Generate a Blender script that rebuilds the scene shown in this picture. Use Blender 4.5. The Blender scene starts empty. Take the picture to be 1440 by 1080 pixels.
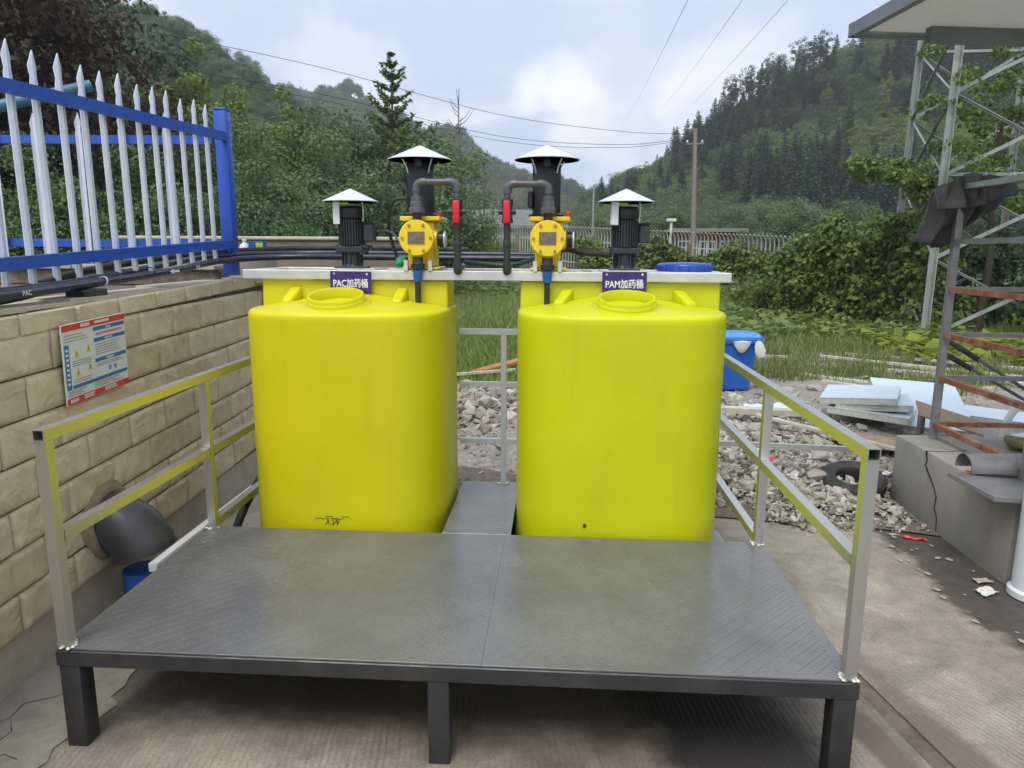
import bpy, bmesh, math, random
import numpy as np
from mathutils import Vector, Matrix

sc = bpy.context.scene
col = sc.collection
R = math.radians
random.seed(7)

# ------------------------------------------------------------------ camera
cam_d = bpy.data.cameras.new('camera')
cam_d.sensor_width = 36.0
cam_d.lens = 25.26
cam_d.clip_start = 0.05
cam_d.clip_end = 3000
cam = bpy.data.objects.new('camera', cam_d)
col.objects.link(cam)
_p, _y, _r = 0.1845, 0.0622, 0.0060
_F = Vector((-math.sin(_y) * math.cos(_p), math.cos(_y) * math.cos(_p), -math.sin(_p)))
_Rt = Vector((math.cos(_y), math.sin(_y), 0))
_U = _Rt.cross(_F)
_RR = _Rt * math.cos(_r) + _U * math.sin(_r)
_UU = -_Rt * math.sin(_r) + _U * math.cos(_r)
M_ = Matrix((_RR, _UU, -_F)).transposed().to_4x4()
M_.translation = Vector((1.6157, -2.056, 1.65))
cam.matrix_world = M_
sc.camera = cam

# ------------------------------------------------------------------ world, sun, exposure
SUN_EL, SUN_AZ = R(58), R(200)          # azimuth measured clockwise from +Y
world = bpy.data.worlds.new('World')
sc.world = world
world.use_nodes = True
wn, wl = world.node_tree.nodes, world.node_tree.links
wn.clear()
w_out = wn.new('ShaderNodeOutputWorld')
w_bg = wn.new('ShaderNodeBackground')
w_bg.inputs['Strength'].default_value = 0.1
w_sky = wn.new('ShaderNodeTexSky')
w_sky.sky_type = 'NISHITA'
w_sky.sun_disc = False
w_sky.sun_elevation = SUN_EL
w_sky.sun_rotation = SUN_AZ
w_sky.air_density = 1.2
w_sky.dust_density = 2.0
tc = wn.new('ShaderNodeTexCoord')
sep = wn.new('ShaderNodeSeparateXYZ')
wl.new(tc.outputs['Generated'], sep.inputs[0])
zz = wn.new('ShaderNodeMath'); zz.operation = 'MAXIMUM'; zz.inputs[1].default_value = 0.0
wl.new(sep.outputs['Z'], zz.inputs[0])
za = wn.new('ShaderNodeMath'); za.operation = 'ADD'; za.inputs[1].default_value = 0.22
wl.new(zz.outputs[0], za.inputs[0])
dv = wn.new('ShaderNodeVectorMath'); dv.operation = 'DIVIDE'
cb = wn.new('ShaderNodeCombineXYZ')
for k in range(3):
    wl.new(za.outputs[0], cb.inputs[k])
wl.new(tc.outputs['Generated'], dv.inputs[0]); wl.new(cb.outputs[0], dv.inputs[1])
n1 = wn.new('ShaderNodeTexNoise'); n1.inputs['Scale'].default_value = 1.5
n1.inputs['Detail'].default_value = 7; n1.inputs['Roughness'].default_value = 0.5
n1.inputs['Distortion'].default_value = 0.35
mp = wn.new('ShaderNodeMapping'); mp.inputs['Location'].default_value = (3.1, 0.4, 1.7)
wl.new(dv.outputs[0], mp.inputs[0]); wl.new(mp.outputs[0], n1.inputs['Vector'])
cr = wn.new('ShaderNodeValToRGB')
e = cr.color_ramp.elements
e[0].position = 0.38; e[0].color = (3.6, 4.35, 5.7, 1)
e[1].position = 0.64; e[1].color = (6.3, 6.45, 6.7, 1)
cr.color_ramp.interpolation = 'EASE'
wl.new(n1.outputs['Fac'], cr.inputs[0])
cloud = cr.outputs[0]
n2 = wn.new('ShaderNodeTexNoise'); n2.inputs['Scale'].default_value = 16; n2.inputs['Detail'].default_value = 6
wl.new(tc.outputs['Generated'], n2.inputs['Vector'])
def puff(px, py, r0, colr, amt):
    """a cumulus in the direction of (px, py) of the 1440x1080 photograph"""
    global cloud
    d = (_F*1010.4 + _RR*(px-720) + _UU*(540-py)).normalized()
    sb_ = wn.new('ShaderNodeVectorMath'); sb_.operation = 'DISTANCE'; sb_.inputs[1].default_value = d
    wl.new(tc.outputs['Generated'], sb_.inputs[0])
    ad_ = wn.new('ShaderNodeMath'); ad_.operation = 'MULTIPLY_ADD'; ad_.inputs[1].default_value = -.16
    wl.new(n2.outputs['Fac'], ad_.inputs[0]); wl.new(sb_.outputs['Value'], ad_.inputs[2])
    mr_ = wn.new('ShaderNodeMapRange'); mr_.interpolation_type = 'SMOOTHSTEP'
    mr_.inputs['From Min'].default_value = r0-.08+.032; mr_.inputs['From Max'].default_value = r0-.08-.022
    mr_.inputs['To Max'].default_value = amt; wl.new(ad_.outputs[0], mr_.inputs['Value'])
    m_ = wn.new('ShaderNodeMix'); m_.data_type = 'RGBA'
    wl.new(mr_.outputs[0], m_.inputs['Factor']); wl.new(cloud, m_.inputs['A']); m_.inputs['B'].default_value = (*colr, 1)
    cloud = m_.outputs['Result']
puff(845, 150, .060, (4.6, 5.0, 5.8), .7)
puff(795, 128, .036, (7.0, 7.1, 7.25), .8)
puff(762, 148, .020, (7.0, 7.1, 7.3), .8)
puff(832, 186, .026, (7.0, 6.8, 6.5), .6)
puff(480, 105, .060, (6.9, 6.9, 6.95), .4)
mx = wn.new('ShaderNodeMix'); mx.data_type = 'RGBA'; mx.inputs['Factor'].default_value = 0.93
wl.new(w_sky.outputs[0], mx.inputs['A']); wl.new(cloud, mx.inputs['B'])
wl.new(mx.outputs['Result'], w_bg.inputs['Color'])
wl.new(w_bg.outputs[0], w_out.inputs['Surface'])

sun_d = bpy.data.lights.new('sun', 'SUN')
sun_d.energy = 1.5
sun_d.angle = R(28)
sun_d.color = (1.0, 0.96, 0.9)
sun = bpy.data.objects.new('sun', sun_d)
col.objects.link(sun)
sd = Vector((math.sin(SUN_AZ) * math.cos(SUN_EL), math.cos(SUN_AZ) * math.cos(SUN_EL), math.sin(SUN_EL)))
sun.rotation_euler = sd.to_track_quat('Z', 'Y').to_euler()

vs = sc.view_settings
vs.view_transform = 'Standard'
vs.look = 'None'
vs.exposure = 0.92
vs.gamma = 1.0
cy = sc.cycles
cy.max_bounces = 6; cy.diffuse_bounces = 3; cy.glossy_bounces = 3; cy.transmission_bounces = 3; cy.volume_bounces = 0

# ------------------------------------------------------------------ helpers
class MB:
    """collects shapes, builds ONE mesh object"""
    def __init__(s):
        s.v = []; s.f = []
    def add(s, vs_, fs_):
        o = len(s.v)
        s.v += [tuple(p) for p in vs_]
        s.f += [tuple(i + o for i in f) for f in fs_]
        return s
    def box(s, lo, hi, m=None):
        x0, y0, z0 = lo; x1, y1, z1 = hi
        p = [(x0,y0,z0),(x1,y0,z0),(x1,y1,z0),(x0,y1,z0),(x0,y0,z1),(x1,y0,z1),(x1,y1,z1),(x0,y1,z1)]
        if m is not None: p = [m @ Vector(q) for q in p]
        return s.add(p, [(3,2,1,0),(4,5,6,7),(0,1,5,4),(1,2,6,5),(2,3,7,6),(3,0,4,7)])
    def bbox(s, lo, hi, b=0.004, m=None, seg=1):
        bm = bmesh.new()
        bmesh.ops.create_cube(bm, size=1)
        for v in bm.verts:
            v.co = Vector([lo[k] + (v.co[k] + .5) * (hi[k] - lo[k]) for k in range(3)])
        bmesh.ops.bevel(bm, geom=bm.edges[:], offset=b, segments=seg, affect='EDGES', profile=.5)
        bm.verts.index_update()
        p = [m @ v.co if m is not None else v.co.copy() for v in bm.verts]
        s.add(p, [[v.index for v in f.verts] for f in bm.faces]); bm.free()
        return s
    def bar(s, a, b, w, h=None, up=(0,0,1)):
        """solid rectangular bar from a to b"""
        a = Vector(a); b = Vector(b); h = h or w
        d = (b - a).normalized(); u = Vector(up)
        if abs(d.dot(u)) > .98: u = Vector((0,1,0))
        sx = d.cross(u).normalized() * (w/2); sz = sx.cross(d).normalized() * (h/2)
        p = [a-sx-sz, a+sx-sz, a+sx+sz, a-sx+sz, b-sx-sz, b+sx-sz, b+sx+sz, b-sx+sz]
        return s.add(p, [(0,1,2,3),(7,6,5,4),(1,0,4,5),(2,1,5,6),(3,2,6,7),(0,3,7,4)])
    def hollow(s, a, b, w, t=0.003, up=(0,0,1)):
        """square tube with open ends"""
        a = Vector(a); b = Vector(b); d = (b-a).normalized(); u = Vector(up)
        if abs(d.dot(u)) > .98: u = Vector((0,1,0))
        X = d.cross(u).normalized(); Z = X.cross(d).normalized()
        p = []
        for q in (a, b):
            for r in (w/2, w/2-t):
                for sx, sz in ((-1,-1),(1,-1),(1,1),(-1,1)):
                    p.append(q + X*sx*r + Z*sz*r)
        f = []
        for k in range(4):
            j = (k+1) % 4
            f += [(k, 8+k, 8+j, j), (4+k, 4+j, 12+j, 12+k), (k, j, 4+j, 4+k), (8+k, 12+k, 12+j, 8+j)]
        return s.add(p, f)
    def tube(s, pts, r, n=12, caps=True, rr=None):
        pts = [Vector(p) for p in pts]
        vs_ = []; fs_ = []
        prev = None
        for i, p in enumerate(pts):
            d = (pts[min(i+1, len(pts)-1)] - pts[max(i-1, 0)]).normalized()
            if prev is None:
                u = Vector((0,0,1)) if abs(d.z) < .9 else Vector((1,0,0))
                X = d.cross(u).normalized()
            else:
                X = (prev - d * prev.dot(d)).normalized()
            prev = X
            Y = d.cross(X)
            q = rr[i] if rr else r
            for k in range(n):
                a = 2*math.pi*k/n
                vs_.append(p + X*math.cos(a)*q + Y*math.sin(a)*q)
        for i in range(len(pts)-1):
            for k in range(n):
                j = (k+1) % n
                fs_.append((i*n+k, i*n+j, (i+1)*n+j, (i+1)*n+k))
        if caps:
            fs_.append(tuple(range(n-1, -1, -1)))
            fs_.append(tuple((len(pts)-1)*n + k for k in range(n)))
        return s.add(vs_, fs_)
    def cyl(s, a, b, r, r2=None, n=20, caps=True):
        return s.tube([a, b], r, n, caps, [r, r if r2 is None else r2])
    def lathe(s, prof, c=(0,0,0), axis='z', n=32, m=None):
        """prof: list of (radius, height)"""
        vs_ = []; fs_ = []
        for r, h in prof:
            for k in range(n):
                a = 2*math.pi*k/n
                x, y = r*math.cos(a), r*math.sin(a)
                q = Vector((x, y, h)) if axis == 'z' else (Vector((h, x, y)) if axis == 'x' else Vector((y, h, x)))
                if m is not None: q = m @ q
                vs_.append(q + Vector(c))
        for i in range(len(prof)-1):
            for k in range(n):
                j = (k+1) % n
                fs_.append((i*n+k, i*n+j, (i+1)*n+j, (i+1)*n+k))
        if prof[0][0] > 1e-6: fs_.append(tuple(range(n-1, -1, -1)))
        if prof[-1][0] > 1e-6: fs_.append(tuple((len(prof)-1)*n+k for k in range(n)))
        return s.add(vs_, fs_)
    def prism(s, poly, lo, hi, axis='z', m=None):
        """poly in the plane normal to axis; z:(x,y) x:(y,z) y:(x,z)"""
        n = len(poly)
        def mk(p, h):
            q = Vector((p[0], p[1], h)) if axis == 'z' else (Vector((h, p[0], p[1])) if axis == 'x' else Vector((p[0], h, p[1])))
            return m @ q if m is not None else q
        vs_ = [mk(p, lo) for p in poly] + [mk(p, hi) for p in poly]
        fs_ = [tuple(range(n-1, -1, -1)), tuple(range(n, 2*n))]
        for k in range(n):
            j = (k+1) % n
            fs_.append((k, j, n+j, n+k))
        return s.add(vs_, fs_)
    def mesh(s, name, smooth=32):
        me = bpy.data.meshes.new(name)
        me.from_pydata(s.v, [], s.f)
        bm = bmesh.new(); bm.from_mesh(me)
        bmesh.ops.recalc_face_normals(bm, faces=bm.faces[:])
        bm.to_mesh(me); bm.free()
        if smooth:
            for p in me.polygons: p.use_smooth = True
            me.set_sharp_from_angle(angle=R(smooth))
        me.update()
        return me
    def build(s, name, mat, parent=None, smooth=32):
        return link(name, s.mesh(name, smooth), mat, parent)

def link(name, me, mat, parent=None):
    o = bpy.data.objects.new(name, me)
    col.objects.link(o)
    if mat is not None and not me.materials: me.materials.append(mat)
    if parent is not None: o.parent = parent
    return o

def tag(o, label=None, cat=None, group=None, kind=None):
    if label: o['label'] = label
    if cat: o['category'] = cat
    if group: o['group'] = group
    if kind: o['kind'] = kind
    return o

def thing(name, label, cat, loc=(0,0,0), rz=0, group=None):
    o = bpy.data.objects.new(name, None)
    o.empty_display_size = .1
    col.objects.link(o)
    o.location = loc; o.rotation_euler = (0, 0, rz)
    return tag(o, label, cat, group)

def copy_tree(o, parent=None):
    c = o.copy(); col.objects.link(c); c.parent = parent
    for ch in list(o.children): copy_tree(ch, c)
    return c

def arc(c, a0, a1, r, u, v, n=8):
    c = Vector(c); u = Vector(u); v = Vector(v)
    return [c + u*math.cos(a0+(a1-a0)*k/n)*r + v*math.sin(a0+(a1-a0)*k/n)*r for k in range(n+1)]

def spline(pts, n=8):
    """Catmull-Rom through pts"""
    P = [Vector(p) for p in pts]
    P = [P[0]*2-P[1]] + P + [P[-1]*2-P[-2]]
    out = []
    for i in range(1, len(P)-2):
        for k in range(n):
            t = k/n
            a, b, c, d = P[i-1], P[i], P[i+1], P[i+2]
            out.append(.5*((2*b) + (c-a)*t + (2*a-5*b+4*c-d)*t*t + (3*b-a-3*c+d)*t**3))
    out.append(P[-2])
    return out

def np_mesh(name, V, Fq, smooth=False):
    """numpy verts (N,3), quads (M,4) or tris (M,3)"""
    me = bpy.data.meshes.new(name)
    k = Fq.shape[1]
    me.vertices.add(len(V)); me.vertices.foreach_set('co', np.ascontiguousarray(V, dtype=np.float32).ravel())
    me.loops.add(Fq.size); me.loops.foreach_set('vertex_index', np.ascontiguousarray(Fq, dtype=np.int32).ravel())
    me.polygons.add(len(Fq))
    me.polygons.foreach_set('loop_start', np.arange(0, Fq.size, k, dtype=np.int32))
    me.polygons.foreach_set('use_smooth', np.full(len(Fq), bool(smooth)))
    me.update(calc_edges=True); me.validate()
    return me

# ------------------------------------------------------------------ materials
def new_mat(name):
    m = bpy.data.materials.new(name); m.use_nodes = True
    nt = m.node_tree
    return m, nt.nodes, nt.links, nt.nodes['Principled BSDF']

def ramp(n, l, src, stops):
    r = n.new('ShaderNodeValToRGB')
    while len(r.color_ramp.elements) < len(stops): r.color_ramp.elements.new(.5)
    for el, (p, c) in zip(r.color_ramp.elements, stops):
        el.position = p; el.color = (c, c, c, 1) if isinstance(c, (int, float)) else (*c, 1)
    l.new(src, r.inputs[0])
    return r.outputs[0]

def noise(n, l, vec, scale, detail=4, rough=.55, dist=0):
    t = n.new('ShaderNodeTexNoise')
    t.inputs['Scale'].default_value = scale; t.inputs['Detail'].default_value = detail
    t.inputs['Roughness'].default_value = rough; t.inputs['Distortion'].default_value = dist
    l.new(vec, t.inputs['Vector'])
    return t.outputs['Fac']

def mixc(n, l, fac, a, b, mode='MIX'):
    m = n.new('ShaderNodeMix'); m.data_type = 'RGBA'; m.blend_type = mode
    for sock, v in (('Factor', fac), ('A', a), ('B', b)):
        if isinstance(v, (int, float)): m.inputs[sock].default_value = v
        elif isinstance(v, tuple): m.inputs[sock].default_value = (*v, 1)
        else: l.new(v, m.inputs[sock])
    return m.outputs['Result']

def bump(n, l, bs, h, strength=.3, dist=.01, prev=None):
    b = n.new('ShaderNodeBump'); b.inputs['Strength'].default_value = strength
    b.inputs['Distance'].default_value = dist
    l.new(h, b.inputs['Height'])
    if prev is not None: l.new(prev, b.inputs['Normal'])
    l.new(b.outputs[0], bs.inputs['Normal'])
    return b.outputs[0]

def obj_vec(n, l, jitter=False, world_=False):
    if world_:
        g = n.new('ShaderNodeNewGeometry'); return g.outputs['Position']
    t = n.new('ShaderNodeTexCoord')
    v = t.outputs['Object']
    if jitter:
        oi = n.new('ShaderNodeObjectInfo')
        a = n.new('ShaderNodeVectorMath'); a.operation = 'SCALE'; a.inputs['Scale'].default_value = 37.0
        c = n.new('ShaderNodeCombineXYZ')
        for k in range(3): l.new(oi.outputs['Random'], c.inputs[k])
        l.new(c.outputs[0], a.inputs[0])
        b = n.new('ShaderNodeVectorMath'); b.operation = 'ADD'
        l.new(v, b.inputs[0]); l.new(a.outputs[0], b.inputs[1]); v = b.outputs[0]
    return v

def basic(name, c, rough=.5, metal=0, var=.15, scale=6, dirt=None, dirt_amt=.35, bscale=0, bstr=.2, bdist=.004,
          jitter=False, spec=.5, rvar=.1, coat=0, world_=False):
    m, n, l, bs = new_mat(name)
    v = obj_vec(n, l, jitter, world_)
    f = noise(n, l, v, scale, 6, .6)
    lo = tuple(max(0, q*(1-var)) for q in c); hi = tuple(min(1, q*(1+var)) for q in c)
    out = ramp(n, l, f, [(.3, lo), (.7, hi)])
    if dirt is not None:
        f2 = noise(n, l, v, scale*.45, 8, .7, .3)
        out = mixc(n, l, ramp(n, l, f2, [(.48, 0.0), (.72, dirt_amt)]), out, dirt)
    l.new(out, bs.inputs['Base Color'])
    f3 = noise(n, l, v, scale*2.3, 4)
    l.new(ramp(n, l, f3, [(.3, max(0.02, rough-rvar)), (.7, min(1, rough+rvar))]), bs.inputs['Roughness'])
    bs.inputs['Metallic'].default_value = metal
    bs.inputs['Specular IOR Level'].default_value = spec
    if coat: bs.inputs['Coat Weight'].default_value = coat
    if bscale: bump(n, l, bs, noise(n, l, v, bscale, 5), bstr, bdist)
    return m

M = {}
M['chrome'] = basic('stainless_tube', (.68,.675,.665), .36, .95, .04, 3, rvar=.04)
M['dark_steel'] = basic('dark_painted_steel', (.028,.028,.03), .42, 0, .25, 9, (.10,.09,.08), .35, 60, .15)
M['weld'] = basic('weld_bead', (.62,.61,.58), .5, .6, .4, 60, bscale=120, bstr=.8)
M['black_plastic'] = basic('black_plastic', (.018,.019,.021), .42, 0, .3, 12)
M['motor_grey'] = basic('motor_cast_grey', (.035,.042,.052), .5, .2, .3, 14, (.10,.10,.10), .3, 90, .2)
M['motor_black'] = basic('motor_black_paint', (.012,.012,.017), .38, 0, .3, 10)
M['pvc_grey'] = basic('grey_pvc', (.075,.08,.088), .38, 0, .15, 10, (.16,.16,.15), .25)
M['pvc_dark'] = basic('dark_green_grey_pvc', (.03,.038,.04), .4, 0, .2, 10)
M['pump_yellow'] = basic('pump_yellow_paint', (.80,.585,.008), .35, 0, .06, 9, (.45,.30,.05), .25, coat=.2)
M['red'] = basic('red_plastic', (.62,.016,.022), .38, 0, .1, 12)
M['blue_fit'] = basic('blue_plastic_fitting', (.01,.10,.40), .4, 0, .15, 10)
M['brass'] = basic('bolt_brass', (.55,.30,.10), .4, .8, .2, 30)
M['plate'] = basic('nameplate_metal', (.22,.19,.14), .4, .7, .3, 50)
M['white_metal'] = basic('hood_white_metal', (.72,.74,.76), .34, .2, .05, 4, (.6,.6,.58), .2, rvar=.06)
M['alu'] = basic('aluminium_channel', (.66,.66,.64), .42, .55, .12, 7, (.38,.36,.32), .45)
M['sign_purple'] = basic('sign_purple', (.045,.022,.155), .35, 0, .12, 14)
M['white'] = basic('white_print', (.78,.78,.78), .5, 0, .04, 10)
M['fence_white'] = basic('fence_pale_paint', (.60,.65,.74), .38, .1, .08, 8, (.40,.40,.38), .3, jitter=True)
M['fence_blue'] = basic('fence_blue_paint', (.018,.085,.47), .38, 0, .12, 7, (.03,.07,.22), .4)
M['steel_pipe_blue'] = basic('old_blue_pipe', (.06,.16,.25), .5, .2, .25, 9, (.10,.09,.07), .4)
M['pipe_navy'] = basic('navy_pipe', (.014,.016,.035), .32, 0, .2, 9, (.10,.10,.12), .25)
M['lid_blue'] = basic('blue_lid', (.014,.06,.36), .32, 0, .12, 9)
M['bin_blue'] = basic('bin_blue_plastic', (.012,.11,.46), .42, 0, .12, 5, (.08,.16,.3), .3)
M['bin_lid'] = basic('bin_lid_plastic', (.05,.22,.58), .4, 0, .12, 5, (.2,.3,.4), .3)
M['elbow_grey'] = basic('elbow_dark_enamel', (.05,.05,.055), .36, .1, .2, 5, (.16,.13,.11), .4)
M['rubber'] = basic('black_rubber', (.02,.02,.02), .7, 0, .3, 16, (.12,.11,.1), .5, 80, .3)
M['rust'] = basic('rusty_steel', (.28,.10,.05), .75, .1, .45, 16, (.38,.34,.32), .75, 90, .3)
M['grey_steel'] = basic('weathered_grey_steel', (.28,.28,.29), .5, .45, .22, 10, (.24,.14,.10), .35, 90, .2)
M['galv'] = basic('galvanised_angle', (.30,.34,.32), .6, .3, .2, 4, (.20,.20,.16), .5)
M['concrete'] = basic('cast_concrete', (.30,.285,.25), .85, 0, .18, 3.2, (.17,.155,.13), .6, 55, .35, .006)
M['plinth'] = basic('plinth_render', (.43,.37,.29), .9, 0, .16, 4, (.20,.16,.12), .6, 45, .4, .006)
M['joint'] = basic('joint_dark', (.09,.07,.05), .95, 0, .4, 12)
M['mortar'] = basic('mortar_brown', (.25,.19,.13), .9, 0, .3, 9, (.10,.08,.06), .6, 40, .5, .008)
M['stone_low'] = basic('rough_stone', (.17,.13,.10), .9, 0, .5, 12, (.06,.07,.04), .6, 26, .7, .02)
M['cap_stone'] = basic('pale_coping', (.44,.40,.31), .85, 0, .15, 6, (.2,.19,.15), .5, 40, .4)
M['panel_face'] = basic('panel_pale_blue', (.56,.66,.74), .4, 0, .07, 3, (.40,.42,.42), .4)
M['panel_core'] = basic('panel_foam_core', (.62,.62,.57), .85, 0, .15, 25, (.4,.36,.28), .4, 70, .4)
M['cardboard'] = basic('brown_board', (.36,.25,.17), .85, 0, .2, 6, (.20,.13,.09), .5, 50, .3)
M['timber'] = basic('bleached_timber', (.50,.47,.39), .85, 0, .22, 12, (.28,.26,.2), .5, 50, .4, jitter=True)
M['orange_wood'] = basic('orange_board', (.42,.17,.06), .8, 0, .25, 9, (.30,.2,.13), .4)
M['moss'] = basic('mossy_wood', (.16,.14,.06), .9, 0, .45, 20, (.10,.14,.03), .7, 60, .6, .01)
M['white_plastic'] = basic('white_plastic', (.68,.68,.65), .45, 0, .08, 6, (.45,.43,.38), .45)
M['cloth'] = basic('dark_grey_cloth', (.075,.07,.07), .9, 0, .3, 14, (.13,.125,.12), .5, 120, .3)
M['roof_white'] = basic('canopy_white_sheet', (.82,.82,.78), .5, 0, .05, 2, (.62,.61,.55), .4)
def canopy_mat(m):
    n, l = m.node_tree.nodes, m.node_tree.links; bs = n['Principled BSDF']
    tr = n.new('ShaderNodeBsdfTranslucent'); tr.inputs['Color'].default_value = (.75,.75,.70,1)
    ms = n.new('ShaderNodeMixShader'); ms.inputs[0].default_value = .35
    l.new(bs.outputs[0], ms.inputs[1]); l.new(tr.outputs[0], ms.inputs[2]); l.new(ms.outputs[0], n['Material Output'].inputs['Surface'])
canopy_mat(M['roof_white'])
M['roof_grey'] = basic('canopy_grey_fascia', (.20,.22,.24), .5, .2, .12, 4)
M['pole'] = basic('concrete_pole', (.22,.20,.17), .85, 0, .15, 3, (.2,.18,.15), .4)
M['wire'] = basic('cable_black', (.02,.02,.02), .6, 0, .1, 3)
M['wire_far'] = basic('aluminium_cable', (.16,.17,.18), .6, .3, .1, 3)
M['trunk'] = basic('bark', (.075,.058,.042), .9, 0, .35, 6, (.04,.05,.03), .5, 20, .6, .02)
M['bare'] = basic('bare_bark', (.13,.12,.11), .9, 0, .3, 6)
M['house_wall'] = basic('house_wall', (.40,.37,.34), .9, 0, .12, 1, (.25,.23,.2), .4)
M['house_red'] = basic('house_red_wall', (.20,.075,.055), .9, 0, .2, 2)
M['roof_tile'] = basic('grey_roof', (.17,.165,.165), .85, 0, .2, 2, (.1,.1,.09), .5, 8, .4, .03)
M['glass_dark'] = basic('dark_window', (.02,.025,.03), .12, 0, .2, 3)
M['blue_ink'] = basic('board_blue', (.035,.16,.36), .45, 0, .06, 6)
M['red_ink'] = basic('board_red', (.60,.045,.035), .45, 0, .06, 6)
M['board_white'] = basic('board_white', (.66,.68,.66), .4, 0, .05, 6)
M['ink'] = basic('board_text_ink', (.20,.20,.20), .6, 0, .1, 6)
M['yellow_ink'] = basic('board_yellow', (.70,.60,.03), .5, 0, .05, 6)
M['cyan_ink'] = basic('board_cyan', (.05,.36,.62), .5, 0, .05, 6)
M['green'] = basic('green_rag', (.01,.26,.11), .6, 0, .2, 12)
M['lime'] = basic('lime_label', (.45,.62,.03), .5, 0, .1, 9)
M['orange_p'] = basic('orange_plastic', (.80,.25,.01), .5, 0, .1, 9)
M['black_void'] = basic('black_seal', (.006,.006,.006), .8, 0, .1, 9)
M['skirt'] = basic('white_column_paint', (.66,.69,.74), .4, 0, .05, 3, (.5,.5,.48), .3)

def tank_mat(name, c):
    m, n, l, bs = new_mat(name)
    v = obj_vec(n, l)
    f = noise(n, l, v, 2.2, 5, .6)
    base = ramp(n, l, f, [(.3, tuple(q*.93 for q in c)), (.7, tuple(min(1, q*1.04) for q in c))])
    # faint vertical mould and rinse streaks
    mpn = n.new('ShaderNodeMapping'); mpn.inputs['Scale'].default_value = (9, 9, .8)
    l.new(v, mpn.inputs[0])
    g = noise(n, l, mpn.outputs[0], 1.6, 5, .65)
    base = mixc(n, l, ramp(n, l, g, [(.55, 0.0), (.8, .28)]), base, (c[0]*.72, c[1]*.72, .02))
    h = noise(n, l, v, 5.5, 8, .75)
    base = mixc(n, l, ramp(n, l, h, [(.62, 0.0), (.78, .35)]), base, (c[0]*.6, c[1]*.58, .03))
    l.new(base, bs.inputs['Base Color'])
    bs.inputs['Specular IOR Level'].default_value = .35
    bs.inputs['Subsurface Weight'].default_value = .45
    bs.inputs['Subsurface Radius'].default_value = (1.0, .95, .2)
    bs.inputs['Subsurface Scale'].default_value = .10
    l.new(ramp(n, l, noise(n, l, v, 7, 4), [(.3, .34), (.7, .5)]), bs.inputs['Roughness'])
    bump(n, l, bs, noise(n, l, v, 4.0, 3), .12, .02)
    return m
M['tank_a'] = tank_mat('tank_yellow_warm', (.60, .56, .003))
M['tank_b'] = tank_mat('tank_yellow_green', (.555, .585, .003))

def deck_mat():
    m, n, l, bs = new_mat('deck_grey_chequer_plate')
    v = obj_vec(n, l)
    f = noise(n, l, v, 3.0, 6, .65)
    c = ramp(n, l, f, [(.3, (.10,.10,.107)), (.7, (.14,.142,.148))])
    g = noise(n, l, v, 1.3, 8, .75, .6)
    c = mixc(n, l, ramp(n, l, g, [(.5, 0.0), (.75, .5)]), c, (.21,.21,.205))
    l.new(c, bs.inputs['Base Color'])
    l.new(ramp(n, l, g, [(.35, .15), (.7, .33)]), bs.inputs['Roughness'])
    bs.inputs['Specular IOR Level'].default_value = .9
    bump(n, l, bs, noise(n, l, v, 2.2, 4), .25, .03, bump(n, l, bs, noise(n, l, v, 90, 4), .12, .002))
    return m
M['deck'] = deck_mat()

def tile_mat():
    m, n, l, bs = new_mat('rock_face_tile')
    v = obj_vec(n, l, True)
    oi = n.new('ShaderNodeObjectInfo')
    c = ramp(n, l, oi.outputs['Random'], [(0, (.57,.465,.30)), (.5, (.62,.51,.34)), (1, (.66,.56,.385))])
    f = noise(n, l, v, 9, 7, .65)
    c = mixc(n, l, 1.0, c, ramp(n, l, f, [(.3, .78), (.7, 1.08)]), 'MULTIPLY')
    g = noise(n, l, v, 4, 8, .75, .4)
    c = mixc(n, l, ramp(n, l, g, [(.54, 0.0), (.78, .35)]), c, (.40,.32,.20))
    l.new(c, bs.inputs['Base Color'])
    bs.inputs['Roughness'].default_value = .62
    w = n.new('ShaderNodeTexNoise'); w.inputs['Scale'].default_value = 7; w.inputs['Detail'].default_value = 2
    w.inputs['Distortion'].default_value = .7
    l.new(v, w.inputs['Vector'])
    rdg = n.new('ShaderNodeMath'); rdg.operation = 'PINGPONG'; rdg.inputs[1].default_value = .16
    l.new(w.outputs['Fac'], rdg.inputs[0])
    b1 = bump(n, l, bs, rdg.outputs[0], .7, .03)
    bump(n, l, bs, noise(n, l, v, 60, 5), .25, .004, b1)
    return m
M['tile'] = tile_mat()

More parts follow.
